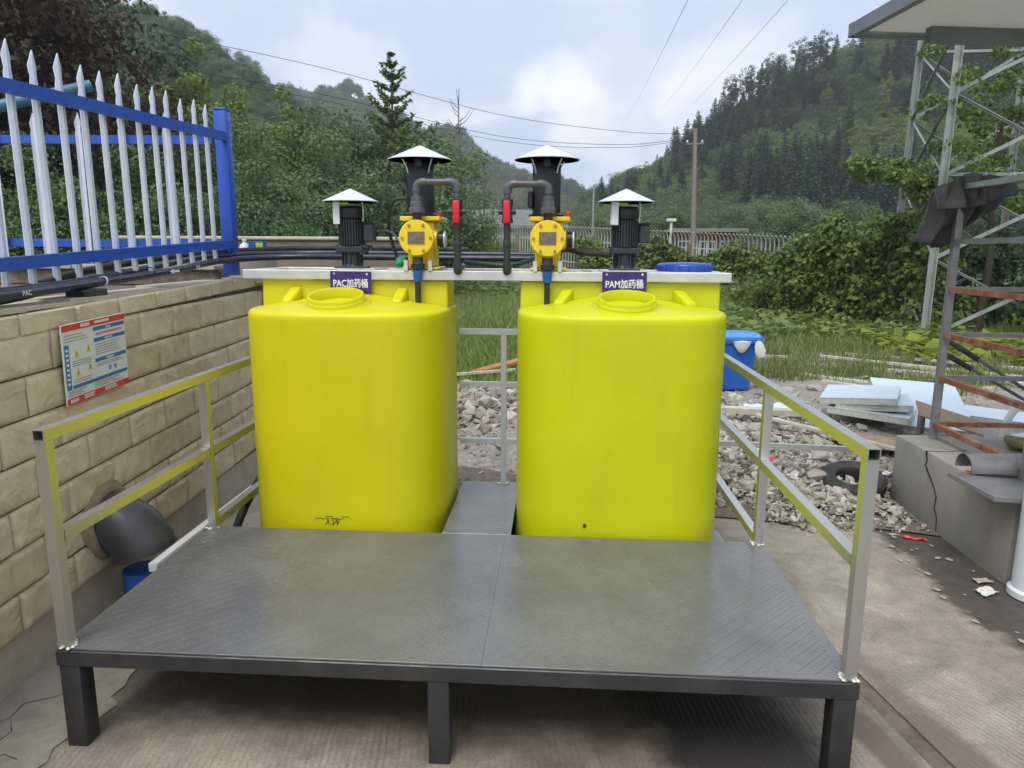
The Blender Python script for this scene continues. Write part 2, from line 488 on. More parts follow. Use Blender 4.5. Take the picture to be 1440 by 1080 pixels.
def pavement_mat(name, ang, c0, c1, stain, blobs=(), half=None):
    """raked concrete; grooves run along the direction rotated by ang from +Y"""
    m, n, l, bs = new_mat(name)
    v = obj_vec(n, l, world_=True)
    f = noise(n, l, v, 2.0, 8, .68)
    c = ramp(n, l, f, [(.28, c0), (.72, c1)])
    c = mixc(n, l, 1.0, c, ramp(n, l, noise(n, l, v, 5.5, 7, .7, .4), [(.32, .70), (.68, 1.12)]), 'MULTIPLY')
    mpn = n.new('ShaderNodeMapping'); mpn.inputs['Rotation'].default_value = (0, 0, ang)
    l.new(v, mpn.inputs[0])
    wob = noise(n, l, v, 3.0, 3)
    s_ = n.new('ShaderNodeSeparateXYZ'); l.new(mpn.outputs[0], s_.inputs[0])
    wb = n.new('ShaderNodeMath'); wb.operation = 'MULTIPLY_ADD'; wb.inputs[1].default_value = .03
    l.new(wob, wb.inputs[0]); l.new(s_.outputs['X'], wb.inputs[2])
    cc = n.new('ShaderNodeCombineXYZ'); l.new(wb.outputs[0], cc.inputs[0])
    ys = n.new('ShaderNodeMath'); ys.operation = 'MULTIPLY'; ys.inputs[1].default_value = .035
    l.new(s_.outputs['Y'], ys.inputs[0]); l.new(ys.outputs[0], cc.inputs[1])
    pg = n.new('ShaderNodeMath'); pg.operation = 'PINGPONG'; pg.inputs[1].default_value = .0115
    l.new(wb.outputs[0], pg.inputs[0])
    dvv = n.new('ShaderNodeMath'); dvv.operation = 'DIVIDE'; dvv.inputs[1].default_value = .0115
    l.new(pg.outputs[0], dvv.inputs[0])
    rough_ = noise(n, l, v, 28, 4, .7)
    ad = n.new('ShaderNodeMath'); ad.operation = 'MULTIPLY_ADD'; ad.inputs[1].default_value = .55
    l.new(rough_, ad.inputs[0]); l.new(dvv.outputs[0], ad.inputs[2])
    gmask = ramp(n, l, ad.outputs[0], [(.30, 0.0), (.85, 1.0)])
    worn = ramp(n, l, noise(n, l, v, 1.6, 5, .65), [(.34, .1), (.62, .9)])
    c3 = n.new('ShaderNodeCombineXYZ'); l.new(wb.outputs[0], c3.inputs[0])
    y3 = n.new('ShaderNodeMath'); y3.operation = 'MULTIPLY'; y3.inputs[1].default_value = .05
    l.new(s_.outputs['Y'], y3.inputs[0]); l.new(y3.outputs[0], c3.inputs[1])
    each = ramp(n, l, noise(n, l, c3.outputs[0], 21, 3, .6), [(.3, .15), (.65, .9)])
    wm = n.new('ShaderNodeMath'); wm.operation = 'MULTIPLY'; l.new(worn, wm.inputs[0]); l.new(each, wm.inputs[1])
    gm = mixc(n, l, wm.outputs[0], (1.0, 1.0, 1.0), gmask)
    c = mixc(n, l, 1.0, c, ramp(n, l, gm, [(0, .66), (1, 1.04)]), 'MULTIPLY')
    agg = noise(n, l, v, 120, 3, .6)
    c = mixc(n, l, 1.0, c, ramp(n, l, agg, [(.35, .80), (.65, 1.15)]), 'MULTIPLY')
    sp = noise(n, l, v, 34, 5, .7)
    c = mixc(n, l, ramp(n, l, sp, [(.6, 0.0), (.72, .5)]), c, (.10,.09,.07))
    # damp rusty stains
    g = noise(n, l, v, .95, 8, .72, .5)
    c = mixc(n, l, ramp(n, l, g, [(.42, 0.0), (.62, stain)]), c, (.10,.072,.048))
    ro = ramp(n, l, g, [(.5, .88), (.68, .55)])
    en = noise(n, l, v, 3.2, 7, .7)
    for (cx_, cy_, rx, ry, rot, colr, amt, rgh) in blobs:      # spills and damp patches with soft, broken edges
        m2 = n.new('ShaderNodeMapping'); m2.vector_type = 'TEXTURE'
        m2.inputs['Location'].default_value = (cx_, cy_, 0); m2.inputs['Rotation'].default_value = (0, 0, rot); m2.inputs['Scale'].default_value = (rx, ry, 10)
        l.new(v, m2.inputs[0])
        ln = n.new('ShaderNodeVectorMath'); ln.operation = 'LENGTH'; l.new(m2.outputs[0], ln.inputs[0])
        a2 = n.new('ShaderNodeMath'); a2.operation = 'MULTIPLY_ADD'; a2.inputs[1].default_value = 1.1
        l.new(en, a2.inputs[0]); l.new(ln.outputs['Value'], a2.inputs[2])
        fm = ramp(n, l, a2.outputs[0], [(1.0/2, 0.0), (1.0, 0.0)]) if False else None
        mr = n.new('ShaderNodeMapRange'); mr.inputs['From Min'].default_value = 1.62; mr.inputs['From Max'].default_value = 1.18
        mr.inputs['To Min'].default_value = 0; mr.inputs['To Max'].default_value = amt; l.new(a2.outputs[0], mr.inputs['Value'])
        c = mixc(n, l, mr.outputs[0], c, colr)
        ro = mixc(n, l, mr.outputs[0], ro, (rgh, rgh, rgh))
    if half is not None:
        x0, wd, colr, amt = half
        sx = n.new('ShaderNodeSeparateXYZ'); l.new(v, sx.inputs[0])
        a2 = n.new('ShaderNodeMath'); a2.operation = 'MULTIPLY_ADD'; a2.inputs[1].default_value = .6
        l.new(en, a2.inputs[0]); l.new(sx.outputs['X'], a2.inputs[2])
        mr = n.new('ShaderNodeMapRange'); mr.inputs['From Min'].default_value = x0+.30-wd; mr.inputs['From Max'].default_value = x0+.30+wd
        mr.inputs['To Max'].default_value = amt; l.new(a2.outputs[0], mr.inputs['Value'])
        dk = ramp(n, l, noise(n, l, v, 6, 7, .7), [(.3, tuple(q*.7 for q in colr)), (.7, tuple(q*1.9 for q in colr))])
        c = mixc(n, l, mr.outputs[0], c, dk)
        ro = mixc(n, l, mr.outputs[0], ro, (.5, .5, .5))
    l.new(c, bs.inputs['Base Color'])
    l.new(ro, bs.inputs['Roughness'])
    b1 = bump(n, l, bs, gm, .55, .006)
    bump(n, l, bs, noise(n, l, v, 70, 5), .4, .004, b1)
    return m
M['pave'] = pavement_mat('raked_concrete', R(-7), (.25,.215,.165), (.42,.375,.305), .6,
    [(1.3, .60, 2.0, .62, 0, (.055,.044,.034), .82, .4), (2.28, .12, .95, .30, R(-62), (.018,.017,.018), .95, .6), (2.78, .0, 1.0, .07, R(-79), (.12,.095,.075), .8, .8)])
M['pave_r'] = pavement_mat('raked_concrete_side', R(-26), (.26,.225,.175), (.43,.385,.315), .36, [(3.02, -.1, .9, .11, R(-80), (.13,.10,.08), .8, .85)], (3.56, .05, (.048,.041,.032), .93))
M['pave_l'] = basic('broken_concrete', (.34,.30,.24), .9, 0, .22, 5, (.12,.10,.075), .75, 30, .6, .012, world_=True)
M['wet'] = basic('damp_dirty_concrete', (.085,.072,.055), .5, 0, .4, 4, (.20,.17,.13), .6, 45, .5, .008, rvar=.22, world_=True)
M['seam'] = basic('joint_dirt', (.13,.105,.082), .9, 0, .4, 9, (.24,.2,.16), .6, 60, .6, .006, world_=True)
M['spill'] = basic('dark_paint_spill', (.035,.033,.033), .6, 0, .5, 12, (.09,.08,.07), .6, 50, .6, .006, world_=True)

def ground_mat():
    m, n, l, bs = new_mat('field_soil_and_turf')
    v = obj_vec(n, l, world_=True)
    f = noise(n, l, v, .8, 8, .65)
    g = noise(n, l, v, 9, 6, .7)
    turf = ramp(n, l, f, [(.3, (.06,.095,.025)), (.7, (.11,.155,.045))])
    soil = ramp(n, l, g, [(.3, (.10,.085,.06)), (.7, (.19,.165,.125))])
    k = noise(n, l, v, .35, 5, .6)
    c = mixc(n, l, ramp(n, l, k, [(.55, 0.0), (.68, 1.0)]), turf, soil)
    l.new(c, bs.inputs['Base Color']); bs.inputs['Roughness'].default_value = .95
    bump(n, l, bs, g, .6, .05)
    return m
M['ground'] = ground_mat()
M['gravel'] = basic('rubble_dust', (.30,.285,.25), .95, 0, .35, 16, (.16,.13,.10), .6, 40, .9, .03, world_=True)
M['brown_gravel'] = basic('brown_grit', (.16,.125,.095), .95, 0, .55, 55, (.30,.27,.23), .5, 70, .9, .02, world_=True)
M['hill'] = basic('hill_soil', (.035,.05,.02), .95, 0, .4, .15, (.07,.07,.035), .5)

def rock_mat():
    m, n, l, bs = new_mat('broken_concrete_chunk')
    g = n.new('ShaderNodeNewGeometry')
    c = ramp(n, l, g.outputs['Random Per Island'], [(0, (.23,.20,.16)), (.5, (.38,.35,.30)), (1, (.53,.51,.465))])
    v = g.outputs['Position']
    c = mixc(n, l, 1.0, c, ramp(n, l, noise(n, l, v, 22, 6, .7), [(.3, .7), (.7, 1.1)]), 'MULTIPLY')
    l.new(c, bs.inputs['Base Color']); bs.inputs['Roughness'].default_value = .92
    bump(n, l, bs, noise(n, l, v, 60, 5), .5, .008)
    return m
M['rock'] = rock_mat()

def leaf_mat(name, dark, mid, light, trans=.4, rough=.5):
    m, n, l, bs = new_mat(name)
    g = n.new('ShaderNodeNewGeometry')
    oi = n.new('ShaderNodeObjectInfo')
    a = n.new('ShaderNodeMath'); a.operation = 'MULTIPLY_ADD'; a.inputs[1].default_value = .62
    l.new(g.outputs['Random Per Island'], a.inputs[0])
    b = n.new('ShaderNodeMath'); b.operation = 'MULTIPLY'; b.inputs[1].default_value = .38
    l.new(oi.outputs['Random'], b.inputs[0]); l.new(b.outputs[0], a.inputs[2])
    c = ramp(n, l, a.outputs[0], [(.08, dark), (.5, mid), (.95, light)])
    l.new(c, bs.inputs['Base Color'])
    bs.inputs['Roughness'].default_value = rough
    bs.inputs['Specular IOR Level'].default_value = .3
    tr = n.new('ShaderNodeBsdfTranslucent'); l.new(c, tr.inputs['Color'])
    ms = n.new('ShaderNodeMixShader'); ms.inputs[0].default_value = trans
    l.new(bs.outputs[0], ms.inputs[1]); l.new(tr.outputs[0], ms.inputs[2])
    l.new(ms.outputs[0], n['Material Output'].inputs['Surface'])
    return m
M['leaf_mid'] = leaf_mat('leaf_mid_green', (0.059,0.111,0.044), (0.114,0.194,0.074), (0.187,0.277,0.113))
M['leaf_dark'] = leaf_mat('leaf_dark_green', (0.045,0.082,0.045), (0.079,0.139,0.072), (0.131,0.199,0.106))
M['leaf_light'] = leaf_mat('leaf_light_green', (.10,.155,.034), (.18,.26,.062), (.28,.34,.10))
M['leaf_fir'] = leaf_mat('fir_needles', (0.036,0.072,0.052), (0.064,0.115,0.077), (0.105,0.172,0.106), .2)
M['leaf_red'] = leaf_mat('leaf_dark_red', (.03,.022,.018), (.055,.032,.024), (.08,.06,.035))
M['leaf_vine'] = leaf_mat('vine_leaf', (.075,.135,.03), (.17,.25,.06), (.32,.37,.12))
M['leaf_yellow'] = leaf_mat('yellow_green_leaf', (.13,.17,.02), (.22,.27,.03), (.34,.36,.06))
M['grass'] = leaf_mat('grass_blade', (0.085,0.143,0.031), (0.156,0.247,0.055), (0.286,0.351,0.111), .35)
M['dry_grass'] = leaf_mat('dry_grass_blade', (.11,.15,.04), (.20,.24,.075), (.34,.34,.15), .3)
# ================================================================== the setting
def sheet(name, poly, z, mat, thick=0.0):
    b = MB()
    if thick: b.prism(poly, z-thick, z)
    else: b.add([(p[0], p[1], z) for p in poly], [tuple(range(len(poly)))])
    return tag(b.build(name, mat, None, 0), kind='structure')

def rag(poly, seed, amp=.03, n=7):
    """roughen the outline of a polygon"""
    r = random.Random(seed); out = []
    for i, p in enumerate(poly):
        q = poly[(i+1) % len(poly)]
        for k in range(n):
            t = k/n
            out.append((p[0]+(q[0]-p[0])*t + r.uniform(-amp, amp), p[1]+(q[1]-p[1])*t + r.uniform(-amp, amp)))
    return out

def gheight(x, y):
    """field surface: flat by the platform, rising a little towards the far left"""
    t = min(1, max(0, (y-8)/26)); u = min(1, max(0, (8-x)/12))
    return -.03 + .42*t*u

gx = sorted(set(list(np.linspace(-420, -40, 14)) + list(np.linspace(-40, 40, 41)) + list(np.linspace(40, 420, 14))))
gy = sorted(set(list(np.linspace(-50, 0, 6)) + list(np.linspace(0, 60, 41)) + list(np.linspace(60, 640, 20))))
gb = MB()
gb.v = [(x, y, gheight(x, y)) for y in gy for x in gx]
nx = len(gx)
gb.f = [(j*nx+i, j*nx+i+1, (j+1)*nx+i+1, (j+1)*nx+i) for j in range(len(gy)-1) for i in range(nx-1)]
tag(gb.build('ground', M['ground'], None, 60), kind='structure')

seam_x = lambda y: 2.92 - .182*(y-.02)
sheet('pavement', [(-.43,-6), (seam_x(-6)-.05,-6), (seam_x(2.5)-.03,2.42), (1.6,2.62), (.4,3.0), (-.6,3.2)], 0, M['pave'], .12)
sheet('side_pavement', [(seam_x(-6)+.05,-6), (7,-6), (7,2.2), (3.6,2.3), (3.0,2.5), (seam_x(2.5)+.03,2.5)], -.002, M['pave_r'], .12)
sheet('pavement_joint', [(seam_x(-6)-.1,-6), (seam_x(-6)+.1,-6), (seam_x(2.5)+.05,2.5), (seam_x(2.5)-.05,2.5)], -.011, M['seam'], .08)
sheet('rough_path', rag([(-.41,-3), (-.10,-3), (-.06,-.2), (.02,.2), (-.10,.7), (-.15,3), (-.55,3)], 6, .025), .005, M['pave_l'])
sheet('grit_bed', rag([(-.4,2.9), (1.6,2.5), (2.6,2.3), (3.9,2.1), (4.0,3.0), (2.4,4.4), (-.4,4.6)], 8, .05), .008, M['brown_gravel'])

pth_ = bpy.data.objects['rough_path']
for pts in ([(-.36,.05),(-.30,.12),(-.31,.2),(-.22,.25),(-.16,.33),(-.12,.36)], [(-.40,-.2),(-.30,-.12),(-.24,-.14),(-.18,-.06),(-.12,-.08)], [(-.30,.12),(-.24,.05),(-.25,-.03),(-.20,-.10)], [(-.38,.6),(-.30,.62),(-.24,.7),(-.2,.9)]):
    MB().tube([(x,y,.0045) for x,y in pts], .003, 4, True, [.001,.002,.003,.002,.0025,.001][:len(pts)]).build('crack', M['black_void'], pth_)
# terrace held by the tiled wall
wx = lambda y: -.40 - .055*(y-.2)
sheet('terrace', [(wx(-4)-.21,-4), (wx(3.3)-.21,3.3), (-9,3.3), (-9,-4)], 1.40, M['brown_gravel'], 1.5)

# hills
def smooth(t):
    t = np.clip(t, 0, 1); return t*t*(3-2*t)

def make_hill(name, xs, hs, y0, yr, yb, x0, x1, n=60, seed=1):
    rng = np.random.default_rng(seed)
    ph = rng.uniform(0, 6.28, 6)
    def H(x, y):
        x = np.asarray(x, float); y = np.asarray(y, float)
        h = np.interp(x, xs, hs)
        s1 = np.where(y < yr, smooth((y-y0)/(yr-y0))**.9, 1-.6*smooth((y-yr)/(yb-yr)))
        w = 1 + .07*np.sin(x*.11+ph[0]) + .06*np.sin(y*.13+ph[1]) + .05*np.sin(x*.23+y*.17+ph[2])
        return h*s1*w - .4
    X, Y = np.meshgrid(np.linspace(x0, x1, n), np.linspace(y0, yb, n))
    Z = H(X, Y)
    V = np.stack([X, Y, Z], -1).reshape(-1, 3)
    i = np.arange(n-1)
    A = (i[:, None]*n + i[None, :]).ravel()
    F = np.stack([A, A+1, A+n+1, A+n], -1)
    me = np_mesh(name, V, F, True)
    o = link(name, me, M['hill']); tag(o, kind='structure')
    return H

H_left = make_hill('hill_left', [-260,-150,-90,-62,-45,-30,-18,-10,-4], [62,56,42,32,25.5,16,7,1.5,-.2], 44, 122, 230, -260, -2, 70, 1)
H_right = make_hill('hill_right', [-6,4,14,24,34,46,60,80,120,200,300], [-.2,6,12,18,25,30,35,42,55,70,80], 62, 165, 300, -8, 300, 70, 2)
H_far = make_hill('hill_far', [-260,-120,-70,-46,-30,-8,10,30,80,200], [100,74,60,49,40,36,27,20,44,60], 230, 380, 600, -260, 200, 50, 3)

# ------------------------------------------------------------------ foliage generators
def unit(a): return a/np.maximum(1e-9, np.linalg.norm(a, axis=-1, keepdims=True))

def leaf_quads(C, Nn, size, rng, aspect=.6, tip=None):
    n = len(C)
    size = np.broadcast_to(np.asarray(size, float), (n,))[:, None]
    Nn = unit(Nn)
    t = rng.normal(size=(n, 3)) if tip is None else tip + rng.normal(size=(n, 3))*.25
    t = unit(t - Nn*np.sum(t*Nn, -1, keepdims=True))
    b = np.cross(Nn, t)
    fold = Nn*size*.10
    V = np.stack([C-t*size*.5, C+b*size*aspect*.5-fold-t*size*.08, C+t*size*.5-fold, C-b*size*aspect*.5-fold-t*size*.08], 1).reshape(-1, 3)
    return V, np.arange(4*n).reshape(-1, 4)

def clump_leaves(cen, rad, per, rng, flat=.75):
    """leaves over the upper/outer surfaces of clumps"""
    K = len(cen)
    d = unit(rng.normal(size=(K, per, 3)) + np.array([0, 0, .35]))
    r = rad[:, None, None]*(.55+.5*rng.random((K, per, 1)))
    P = cen[:, None, :] + d*r*np.array([1, 1, flat])
    Nn = d + rng.normal(size=d.shape)*.45 + np.array([0, 0, .35])
    return P.reshape(-1, 3), Nn.reshape(-1, 3)

def limb_mesh(b, p0, p1, r0, r1, rng, n=6):
    p0 = np.array(p0); p1 = np.array(p1); L = np.linalg.norm(p1-p0)
    mid = (p0+p1)/2 + rng.normal(size=3)*L*.07
    b.tube(spline([p0, mid, p1], 3), r0, n, False, list(np.linspace(r0, r1, 7)))

def broadleaf(seed, Hh, Rr, z0, nclump, per, leaf, mat, uneven=.35, crad=.3, squash=1.0):
    """returns (trunk mesh, crown mesh), height Hh, crown radius Rr, crown starts at z0"""
    rng = np.random.default_rng(seed)
    cz = (Hh+z0)/2; ch = (Hh-z0)/2
    d = unit(rng.normal(size=(nclump, 3)))
    rr = rng.random(nclump)**.45
    lob = 1 + uneven*np.sin(d[:, 0]*3+seed)*np.cos(d[:, 2]*4+seed*2) + uneven*.6*rng.normal(size=nclump)
    cen = d*rr[:, None]*np.clip(lob, .45, 1.5)[:, None]*np.array([Rr*.85, Rr*.85, ch*.85]) + np.array([0, 0, cz])
    # wider below the middle
    wz = 1.12 - .35*(cen[:, 2]-z0)/(Hh-z0)
    cen[:, :2] *= wz[:, None]*squash
    rad = Rr*crad*(.6+.7*rng.random(nclump))
    P, Nn = clump_leaves(cen, rad, per, rng)
    V, F = leaf_quads(P, Nn, leaf*(.6+.8*rng.random(len(P))), rng)
    crown = np_mesh('crown', V, F); crown.materials.append(mat)
    b = MB()
    b.tube(spline([(0,0,-.3), (rng.normal()*.1, rng.normal()*.1, Hh*.3), (rng.normal()*.2, rng.normal()*.2, Hh*.78)], 4), .1, 8, False,
           list(np.linspace(Hh*.024, Hh*.006, 9)))
    for k in range(min(nclump, 16)):
        c = cen[k]; zz_ = max(z0*.6, min(Hh*.7, c[2]-Rr*.5))
        limb_mesh(b, (0, 0, zz_), c, Hh*.008, Hh*.002, rng)
    tm = b.mesh('trunk', 60); tm.materials.append(M['trunk'])
    return tm, crown

def conifer(seed, Hh, Rr, z0, whorls, per_whorl, mat, leaf=.34, dens=9, droop=.25, trunk='trunk'):
    rng = np.random.default_rng(seed)
    C = []; T = []; Nn = []
    b = MB()
    b.tube([(0,0,-.3), (0,0,Hh*.5), (0,0,Hh)], .1, 8, False, [Hh*.017, Hh*.010, .01])
    for w in range(whorls):
        t = w/(whorls-1)
        z = z0 + (Hh-z0)*(t**.9)
        L0 = Rr*(1-t)**.8*(.85+.3*rng.random()) + .12
        for k in range(per_whorl):
            if rng.random() < .1: continue
            a = 6.283*(k+rng.random()*.7)/per_whorl + w*1.3
            L = L0*(.5+.75*rng.random())
            dirv = np.array([math.cos(a), math.sin(a), 0])
            nn = max(3, int(dens*L))
            s = np.linspace(.12, 1, nn)
            p = dirv[None]*s[:, None]*L + np.array([0, 0, z]) + np.array([0, 0, 1])*(.25*s-droop*s*s*1.6)[:, None]*L
            for _ in range(3):
                C.append(p + rng.normal(size=p.shape)*.06*L*np.array([1, 1, .5]))
                side = np.cross(dirv, [0, 0, 1])
                T.append(dirv[None]*.6 + side[None]*rng.normal(size=(nn, 1)) + np.array([0, 0, -.15]))
                Nn.append(np.array([0, 0, 1.0])[None] + rng.normal(size=p.shape)*.4)
            if L > Rr*.4: b.tube([p[0]*np.array([0,0,1]), p[nn//2], p[-1]], .01, 4, False, [.02, .012, .004])
    C = np.concatenate(C); T = np.concatenate(T); Nn = np.concatenate(Nn)
    V, F = leaf_quads(C, Nn, leaf*(.7+.6*rng.random(len(C))), rng, .42, T)
    crown = np_mesh('crown', V, F); crown.materials.append(mat)
    tm = b.mesh('trunk', 60); tm.materials.append(M[trunk])
    return tm, crown

def tree(name, meshes, loc, sc_=1.0, rz=0.0, label='', group=None, cat='tree', sz=None):
    t = thing(name, label, cat, loc, rz, group)
    t.scale = (sc_, sc_, sz or sc_)
    link('trunk', meshes[0], None, t); link('crown', meshes[1], None, t)
    return t

TB1 = broadleaf(11, 8, 3.0, 1.4, 110, 110, .19, M['leaf_mid'])
TB2 = broadleaf(12, 6, 2.8, .7, 100, 100, .18, M['leaf_dark'])
TB3 = broadleaf(13, 7, 2.2, 1.0, 90, 110, .17, M['leaf_light'])
TC1 = conifer(14, 11, 2.1, 1.2, 26, 8, M['leaf_fir'], .42, 7)
TC2 = conifer(15, 9, 1.5, 1.0, 24, 7, M['leaf_fir'], .36, 8)
TF  = conifer(16, 9.2, 2.2, 1.6, 16, 7, M['leaf_light'], .25, 22, -.22)
TR  = broadleaf(17, 9.5, 4.0, 1.6, 170, 170, .16, M['leaf_red'])
TH  = broadleaf(18, 5, 2.6, .2, 120, 190, .135, M['leaf_mid'], .25, .3)
TP  = broadleaf(19, 11, 2.6, 5.0, 60, 55, .26, M['leaf_dark'], .6, .26)   # tall trees of the ridge, clear stems

def gz(x, y): return gheight(x, y)
GL = 'trees behind the blue fence'
tree('dark_tree', TR, (-11.6, 15.5, 0), 1.05, .4, 'big dark red-brown tree rising over the blue and white fence', GL)
tree('broadleaf_tree', TB2, (-14.0, 24, .3), 1.45, 2.0, 'dark bushy tree beside the dark red-brown tree', GL)
tree('broadleaf_tree', TB1, (-13.6, 27.5, .3), .98, 1.2, 'mid green tree between the dark bushy tree and the tall yellow-green tree', GL)
tree('broadleaf_tree', TB3, (-11.5, 25, .3), 1.22, .2, 'tall yellow-green tree behind the blue corner post', GL)
tree('broadleaf_tree', TB3, (-9.4, 27, .3), 1.02, 3.2, 'slim light green tree beside the blue corner post, beyond the fence', GL)
tree('fir_tree', TF, (-5.15, 28, .3), .97, 0.5, 'pointed green fir with loose branches standing above the bushes', GL)
tree('broadleaf_tree', TB1, (-3.9, 28.5, .3), .84, 1.1, 'rounded leafy tree between the pointed fir and the bare tree', GL)
tree('broadleaf_tree', TB2, (-6.0, 27, .3), .78, 2.6, 'dark rounded tree hugging the foot of the pointed fir', GL)
tree('broadleaf_tree', TB1, (-7.4, 27.5, .3), .92, 4.4, 'leafy tree between the slim light green tree and the pointed fir', GL)
tree('broadleaf_tree', TB2, (-5.6, 30, .3), .98, 5.1, 'dark leafy tree right behind the pointed fir', GL)
hb = [(-10.9,18.5,.95,.1),(-8.7,19.5,1.0,.7),(-6.9,19,.92,2.2),(-5.3,20.5,.93,3.1),(-3.6,20,.78,4.4),(-2.6,23.5,.84,5.0),
      (-13.2,17.5,1.0,1.9),(-9.9,22.5,1.12,5.5),(-7.2,24,1.1,.9),(-15.5,19.5,1.1,2.8),(-12.0,12.5,.8,2.8),(-9.5,12.8,.72,.8),(-7.4,13.5,.70,2.9),(-5.4,14.6,.66,4.1)]
for k, (x, y, s_, a) in enumerate(hb):
    tree('leafy_shrub', TH, (x, y, .1), s_, a, 'dense round green shrub in the thicket behind the fence and wall', 'shrubs of the thicket', 'shrub')

# bare dead tree
rng0 = np.random.default_rng(5)
bt = thing('bare_tree', 'thin leafless dead tree with spreading twigs beside the fir', 'tree', (-3.0, 32, .3))
b = MB(); b.tube(spline([(0,0,-.2), (.05,0,3), (-.02,0,6), (.02,0,8.5)], 4), .05, 6, False, list(np.linspace(.09, .015, 13)))
b.build('trunk', M['bare'], bt, 60)
for k in range(30):
    z = 2.4 + 5.6*k/30; a = rng0.uniform(0, 6.28); L = rng0.uniform(1.0, 1.9)*(1-.6*k/30)
    p = np.array([math.cos(a)*L*.75, math.sin(a)*L*.75, L*.8])
    MB().tube(spline([(0,0,z), (p[0]*.5, p[1]*.5, z+p[2]*.35), (p[0], p[1], z+p[2])], 3), .02, 4, False, list(np.linspace(.022, .008, 7))).build('branch', M['bare'], bt, 60)
MB().tube(spline([(0.1,0,2.2), (.9,-.3,3.4), (1.55,-.5,4.9)], 3), .03, 5, False, list(np.linspace(.05, .015, 7))).build('branch', M['bare'], bt, 60)

# trees along the right ridge that stand out one by one
rk = [(36,152,.98),(39.5,154,1.06),(43,153,1.12),(46.5,156,1.10),(50,155,1.16),(54,157,1.02)]
for k, (x, y, s_) in enumerate(rk):
    tree('ridge_tree', TP, (x, y, float(H_right(x, y))-.3), s_, k*1.7, 'tall open-stemmed tree on the hill crest behind the utility pole', 'tall trees on the hill crest')
rk2 = [(58,160),(62,162),(66,160),(70,164),(74,162),(78,165),(83,163),(88,166)]
for k, (x, y) in enumerate(rk2):
    tree('ridge_fir', TC1, (x, y, float(H_right(x, y))-.4), .85+.2*((k*7) % 5)/5, k*1.1, 'pointed dark fir on the hill crest behind the utility pole', 'firs on the hill crest')

def forest(name, label, H, n, xr, yr_, protos, w, smin, smax, seed, keep=None):
    rng = np.random.default_rng(seed)
    x = rng.uniform(*xr, n); y = rng.uniform(*yr_, n); z = H(x, y)
    ok = z > .2
    if keep is not None: ok &= keep(x, y)
    x, y, z = x[ok], y[ok], z[ok]; n = len(x)
    me = bpy.data.meshes.new(name)
    me.vertices.add(n); me.vertices.foreach_set('co', np.stack([x, y, z-.3], -1).astype(np.float32).ravel())
    a = me.attributes.new('rot', 'FLOAT_VECTOR', 'POINT'); rot = np.zeros((n, 3), np.float32); rot[:, 2] = rng.uniform(0, 6.28, n)
    rot[:, :2] = rng.normal(size=(n, 2))*.05
    a.data.foreach_set('vector', rot.ravel())
    a = me.attributes.new('scl', 'FLOAT', 'POINT'); a.data.foreach_set('value', rng.uniform(smin, smax, n).astype(np.float32))
    a = me.attributes.new('idx', 'INT', 'POINT')
    # species grow in patches
    pn = np.sin(x*.09+seed)+np.sin(y*.11+x*.05)+rng.normal(size=n)*.7
    q = np.argsort(np.argsort(pn))/n
    a.data.foreach_set('value', np.searchsorted(np.cumsum(w)/np.sum(w), q).clip(0, len(w)-1).astype(np.int32))
    me.update()
    o = bpy.data.objects.new(name, me); col.objects.link(o)
    tag(o, label, 'forest', kind='stuff')
    ng = bpy.data.node_groups.new(name+'_nodes', 'GeometryNodeTree')
    ng.interface.new_socket('Geometry', in_out='INPUT', socket_type='NodeSocketGeometry')
    ng.interface.new_socket('Geometry', in_out='OUTPUT', socket_type='NodeSocketGeometry')
    N, L = ng.nodes, ng.links
    gi = N.new('NodeGroupInput'); go = N.new('NodeGroupOutput'); jn = N.new('GeometryNodeJoinGeometry')
    def attr(nm, ty):
        t = N.new('GeometryNodeInputNamedAttribute'); t.data_type = ty; t.inputs['Name'].default_value = nm
        return t.outputs['Attribute']
    ai, ar, as_ = attr('idx', 'INT'), attr('rot', 'FLOAT_VECTOR'), attr('scl', 'FLOAT')
    for k, pr in enumerate(protos):
        cmp_ = N.new('FunctionNodeCompare'); cmp_.data_type = 'INT'; cmp_.operation = 'EQUAL'
        L.new(ai, cmp_.inputs['A']); cmp_.inputs['B'].default_value = k
        j2 = N.new('GeometryNodeJoinGeometry')
        for ob in pr:
            oi = N.new('GeometryNodeObjectInfo'); oi.inputs['Object'].default_value = ob; oi.transform_space = 'ORIGINAL'
            L.new(oi.outputs['Geometry'], j2.inputs[0])
        ip = N.new('GeometryNodeInstanceOnPoints')
        L.new(gi.outputs[0], ip.inputs['Points']); L.new(cmp_.outputs['Result'], ip.inputs['Selection'])
        gti = N.new('GeometryNodeGeometryToInstance'); L.new(j2.outputs[0], gti.inputs[0])
        L.new(j2.outputs[0], ip.inputs['Instance'])
        L.new(ar, ip.inputs['Rotation']); L.new(as_, ip.inputs['Scale'])
        N.remove(gti)
        L.new(ip.outputs[0], jn.inputs[0])
    L.new(jn.outputs[0], go.inputs[0])
    md = o.modifiers.new('scatter', 'NODES'); md.node_group = ng
    return o

